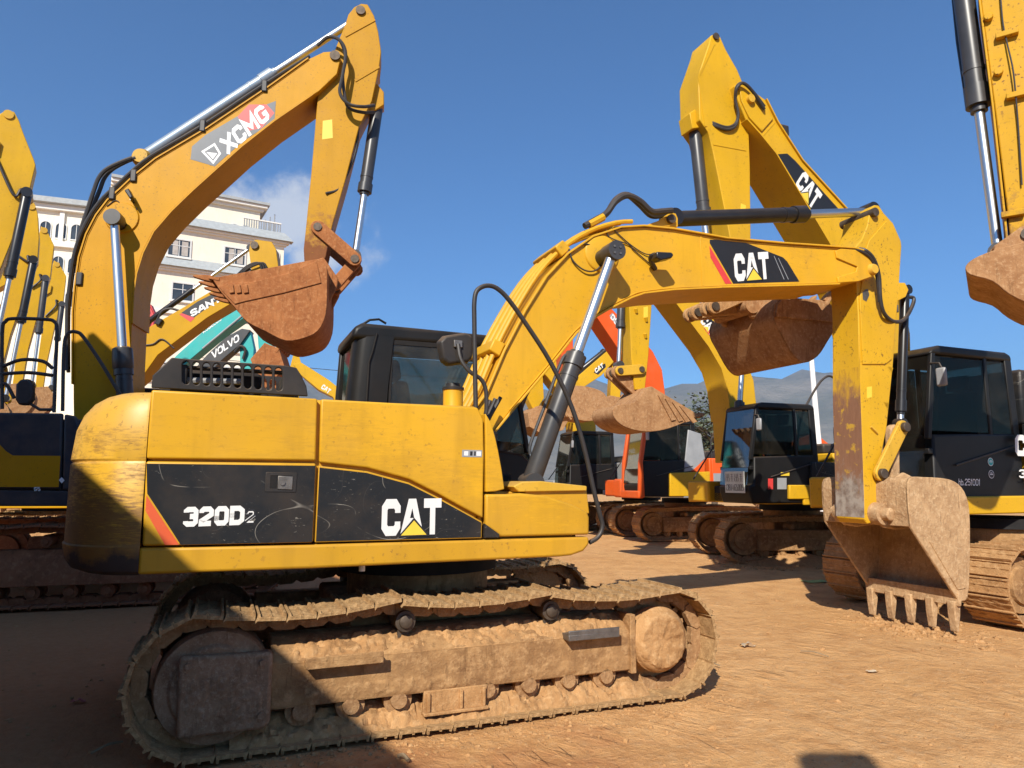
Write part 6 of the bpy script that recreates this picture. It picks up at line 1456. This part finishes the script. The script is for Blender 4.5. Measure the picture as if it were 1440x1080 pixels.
def pole():
    p = at_y(1152, 600, 30); fr = Fr((p.x, p.y), 0); q = at_y(1141, 505, 30)
    R = empty('pole', fr); tag(R, 'tall white pole leaning slightly behind the hanging bucket', 'pole')
    MB().turned((0, 0, 0), (q.x-p.x, 0, q.z), [(0, .16), (.5, .13), (1, .10)], 16).build('mast', M['white'], R)
    MB().turned((0, 0, 0), (0, 0, .12), [(0, .32), (1, .30)], 16).build('base', M['greyp'], R)
pole()
def wires():
    for i, (a, b, lab) in enumerate((((250, 500), (520, 530), 'thin dark power line sagging in front of the pale sky by the bucket'),)):
        A = at_y(a[0], a[1], 50); B = at_y(b[0]+300, b[1]+8, 62)
        mid = (A+B)/2-Vector((0, 0, .4)); pts = sm([tuple(A), tuple(mid), tuple(B)], 12)
        tag(MB().tube(pts, .025, 5).build('power_line', M['hose']), lab, 'power line')
wires()
def far_row():
    """orange and yellow machines at the end of the yard, seen between the cabs"""
    for i, (px, d, col, lab) in enumerate(((1195, 36, 'orange', 'far orange excavator beyond the white pole'), (1160, 46, 'catbg', 'far yellow excavator at the end of the yard beyond the white pole'), (700, 48, 'orange', 'far orange excavator at the end of the yard seen through the cab glass'))):
        fr = frame_at(px, 650, d, 196, 0, 0); R = empty('excavator', fr); tag(R, lab, 'excavator')
        crawler(R, 4.2, 2.8, .95, .6, TRK, p=.21, sag=.015, fast=True); generic_house(R, dict(body=col, stripe='greyp'), 1.0, detail=False)
        MB().prism([(.3, 1.7), (.9, 3.2), (2.2, 4.1), (4.6, 3.3), (4.7, 3.0), (2.3, 3.5), (1.3, 2.8), (.6, 1.6)], -.3, .3).build('boom', M[col], R, bevel=.01)
        MB().prism([(4.5, 3.9), (4.8, 3.9), (5.0, 3.2), (4.7, 1.2), (4.45, 1.2), (4.4, 3.1)], -.2, .2).build('stick', M[col], R, bevel=.01)
        bucket(R, [(4.2, .15), (4.7, .1), (5.2, .4), (5.2, 1.0), (4.8, 1.3), (4.5, 1.25)], -.55, .55, M['mudbktred'], 5, .15, .03, tdir=(-1, -.1))
        hyd(R, (1.9, 0, 4.15), (4.6, 0, 3.85), .6, .09, .05, 'stick_cylinder')
far_row()
# ================================================================ containers added out of the picture to shade the left of the yard
M['cont1'] = paint('container_rust_red', (.26, .06, .035), .3, .4, .55); M['cont2'] = paint('container_blue', (.03, .10, .20), .3, .4, .55)
def container(x, y, deg, L, z, mat, label):
    fr = Fr((x, y), deg); R = empty('shade_container', fr, z); tag(R, label, 'container', None)
    W, H = 2.44, 2.59; m = MB(); pr = []
    n = int(L/.28)
    pts = []
    for i in range(n):
        u = L*i/n; s = L/n
        pts += [(u, 0), (u+s*.3, 0), (u+s*.45, .035), (u+s*.75, .035), (u+s*.9, 0)]
    ring = [(u, -v-.01) for u, v in pts]+[(L, 0)]
    vs = [(u, v, .1) for u, v in ring]+[(u, v, H-.1) for u, v in ring]; k = len(ring)
    m.add(vs, [(i, i+1, i+1+k, i+k) for i in range(k-1)]); m.add([(u, W-v, z_) for (u, v, z_) in vs], [(i, i+1, i+1+k, i+k) for i in range(k-1)])
    m.build('side_panel', mat, R, smooth=0)
    f = MB()
    for v in (-.06, W-.04):
        f.box(0, L, v, v+.1, 0, .14); f.box(0, L, v, v+.1, H-.12, H)
        for u in (0, L-.14): f.box(u, u+.14, v-.005, v+.105, 0, H)
    f.build('frame', mat, R)
    MB().box(.02, L-.02, 0, W, H-.08, H-.03).build('roof', mat, R); MB().box(.02, L-.02, 0, W, .06, .12).build('floor', M['dark'], R)
    for s in (0, 1): MB().box(.0, .05, .04+s*W/2, W/2-.04+s*W/2, .12, H-.12).build('door', mat, R, bevel=.01)
    MB().box(L-.05, L, .04, W-.04, .12, H-.12).build('end_panel', mat, R)
SX, SY, SA = -1.375, -3.84, 123.3
container(SX, SY, SA, 12.19, 0, M['cont1'], 'unseen shade caster added as a long rust-red container at the bottom of the stack')
container(SX, SY, SA, 12.19, 2.6, M['cont2'], 'unseen shade caster added as a long blue container in the middle of the stack')
container(SX+6.13*cos(radians(SA)), SY+6.13*sin(radians(SA)), SA, 6.06, 5.2, M['cont1'], 'unseen shade caster added as a short rust-red container on top of the stack')
# ================================================================ clods, stones and litter
def clods():
    random.seed(5); m = MB()
    def clod(x, y, r, z0=None):
        z = ground_z(x, y)-.02-r*.3; c = Vector((x, y, z)); nv = random.randint(4, 6)
        ph = rnd(0, 6); fl = rnd(.5, 1.1)
        rg = [[c+Vector((r*q*cos(a+ph)*rnd(.55, 1.35), r*q*sin(a+ph)*rnd(.55, 1.35), r*fl*(zz+rnd(-.15, .15)))) for a in [2*pi*j/nv for j in range(nv)]] for q, zz in ((1, 0), (.95, .5), (.45, 1.0))]
        m.loft(rg)
    for _ in range(3600):
        y = 3.4+11*random.random()**1.6; x = rnd(-.8, .85)*y; r = .004+.016*random.random()**4
        clod(x, y, r)
    for _ in range(420):
        y = 3.6+8*random.random()**1.3; clod(rnd(-.75, .8)*y, y, .010+.026*random.random()**2.2)
    for _ in range(900):      # crumbs along the near track
        u = rnd(-2.2, 2.4); v = -1.42-abs(random.gauss(0, .16)); p = FM.O+FM.f*u+FM.l*v; clod(p.x, p.y, .004+.024*random.random()**4)
    for _ in range(500):      # loose heap under the teeth and along the far track
        u = 6.1+random.gauss(0, .25); v = random.gauss(-.1, .42); p = FM.O+FM.f*u+FM.l*v; clod(p.x, p.y, .01+.045*random.random()**2)
    for _ in range(700):
        p = gpt(rnd(1000, 1210), rnd(770, 800)); clod(p.x+random.gauss(0, .15), p.y+random.gauss(0, .15), .01+.045*random.random()**2)
    tag(m.build('clods', M['mud'], smooth=0), 'dry earth clods and crumbs scattered over the yard', 'clods', None, 'stuff')
clods()
def mound(px, py, rx, ry, h, label, seed):
    p = gpt(px, py); random.seed(seed); m = MB(); n = 22; rings = []
    for k in range(7):
        t = k/6; rings.append([Vector((p.x+rx*(1-t)*cos(a)*(1+.2*noise2(cos(a)*2+seed, sin(a)*2)), p.y+ry*(1-t)*sin(a)*(1+.2*noise2(cos(a)*2, sin(a)*2+seed)), -.03+h*sin(t*pi/2)*(1+.35*noise2(p.x+cos(a)*(1-t)*2, p.y+sin(a)*(1-t)*2, 2.5)))) for a in [2*pi*j/n for j in range(n)]])
    m.loft(rings); tag(m.build('dirt_mound', M['mud'], smooth=80), label, 'dirt mound')
mound(1120, 790, 1.6, .9, .22, 'low mound of dry earth in front of the black cab machine', 3)
mound(1290, 850, .95, .5, .10, 'crumbled earth heaped under the bucket teeth', 8)
def litter():
    def flat(px, py, w, h, name, label, cat, mat, rot=0.0, seed=1, lift=.012):
        random.seed(seed); p = gpt(px, py); m = MB(); n = 5; z0 = ground_z(p.x, p.y)-.015
        for j in range(n):
            for i in range(n):
                a, b = (i/(n-1)-.5)*w, (j/(n-1)-.5)*h
                m.v.append((p.x+a*cos(rot)-b*sin(rot)+rnd(-.01, .01), p.y+a*sin(rot)+b*cos(rot)+rnd(-.01, .01), z0+rnd(.002, lift*2)))
        for j in range(n-1):
            for i in range(n-1): a = j*n+i; m.f.append((a, a+1, a+1+n, a+n))
        tag(m.build(name, M[mat], smooth=30), label, cat)
    M['scrap'] = plain('dusty_paper', (.55, .43, .29), .8, 0, .2, .3, 20); M['leafpale'] = plain('pale_green_leaf', (.42, .50, .16), .6, 0, .2); M['redbit'] = plain('faded_red_plastic', (.42, .10, .07), .6, 0, .2); M['straw'] = plain('dry_straw', (.30, .21, .12), .8, 0, .2)
    flat(1146, 817, .42, .26, 'leaf', 'pale green flattened leaf on the dirt near the hanging bucket', 'leaf', 'leafpale', .2, 3)
    flat(111, 985, .10, .06, 'plastic_scrap', 'faded red plastic scrap on the shaded ground', 'scrap', 'redbit', .3, 4, .02)
    flat(1052, 909, .16, .10, 'paper_scrap', 'crumpled dusty tan paper scrap on the open dirt', 'scrap', 'scrap', .5, 5, .03)
    flat(1226, 944, .10, .05, 'paper_scrap', 'small pale paper scrap flat on the dirt below the bucket', 'scrap', 'scrap', .1, 6, .01)
    flat(1432, 878, .30, .10, 'plastic_scrap', 'grey plastic scrap beside the track at the edge of the yard', 'scrap', 'greyp', .1, 7, .03)
    for i, (a, b, r, lab) in enumerate((((128, 1062), (172, 1046), .008, 'thin dry stick lying on the shaded ground'), ((1126, 917), (1165, 925), .006, 'short straw stalk lying on the open dirt'), ((560, 1066), (574, 1072), .012, 'short pale stub lying beside the near track'), ((975, 928), (1012, 938), .007, 'dry reed caught under the front of the near track'))):
        A, B = gpt(*a), gpt(*b); A.z = B.z = .012; C = (A+B)/2+Vector((0, .01, .015))
        tag(MB().tube(sm([tuple(A), tuple(C), tuple(B)], 4), [r]*9, 6).build('twig', M['straw']), lab, 'twig')
litter()
def haze():
    m = MB().box(-4300, 4300, -400, 3700, -8, 650)
    mt = bpy.data.materials.new('haze'); mt.use_nodes = True; n = mt.node_tree.nodes; n.clear()
    o = n.new('ShaderNodeOutputMaterial'); v = n.new('ShaderNodeVolumePrincipled'); v.inputs['Color'].default_value = (.55, .76, 1.0, 1); v.inputs['Density'].default_value = HAZE; v.inputs['Anisotropy'].default_value = .2
    mt.node_tree.links.new(v.outputs[0], o.inputs['Volume'])
    tag(m.build('haze', mt, smooth=0), kind='stuff')
HAZE = 0.00017
haze()

def shadow_machine():
    """added unseen behind the viewer; only the shadow of its raised boom reaches the picture"""
    fr = Fr((-.40, -8.48), 86); R = empty('excavator', fr); tag(R, 'unseen yellow excavator with raised boom, added behind the view to cast a shadow', 'excavator')
    crawler(R, 4.2, 2.8, .95, .6, TRK, p=.21, sag=.015, fast=True); generic_house(R, dict(body='catbg'), 1.0, detail=False)
    MB().prism([(.2, 1.7), (.7, 3.6), (1.9, 5.1), (5.4, 5.75), (5.55, 5.45), (2.2, 4.3), (1.2, 3.2), (.7, 1.6)], -.3, .3).build('boom', M['catbg'], R, bevel=.02)
    MB().prism([(5.2, 5.95), (5.5, 6.02), (5.85, 5.7), (5.75, 5.1), (5.3, 3.0), (5.05, 3.0), (5.1, 5.2)], -.2, .2).build('stick', M['catbg'], R, bevel=.02)
    hyd(R, (2.4, 0, 5.35), (5.3, 0, 5.95), .6, .09, .05, 'stick_cylinder')
    for s in (-1, 1): hyd(R, (.9, s*.55, 1.7), (1.8, s*.55, 4.6), .55, .085, .05, 'boom_cylinder')
    bucket(R, [(4.6, 2.2), (4.8, 1.7), (5.4, 1.7), (5.7, 2.2), (5.5, 2.9), (5.1, 3.05)], -.55, .55, M['mudbktred'], 5, .15, .03, tdir=(-.3, 1))
    link(R, (5.35, 3.5), (5.75, 3.3), .26, .09, .06, M['catbg']); link(R, (5.75, 3.3), (5.5, 2.9), .12, .09, .06, M['catbg'], 'power_link')
shadow_machine()  # excavator added out of view only for its boom shadow
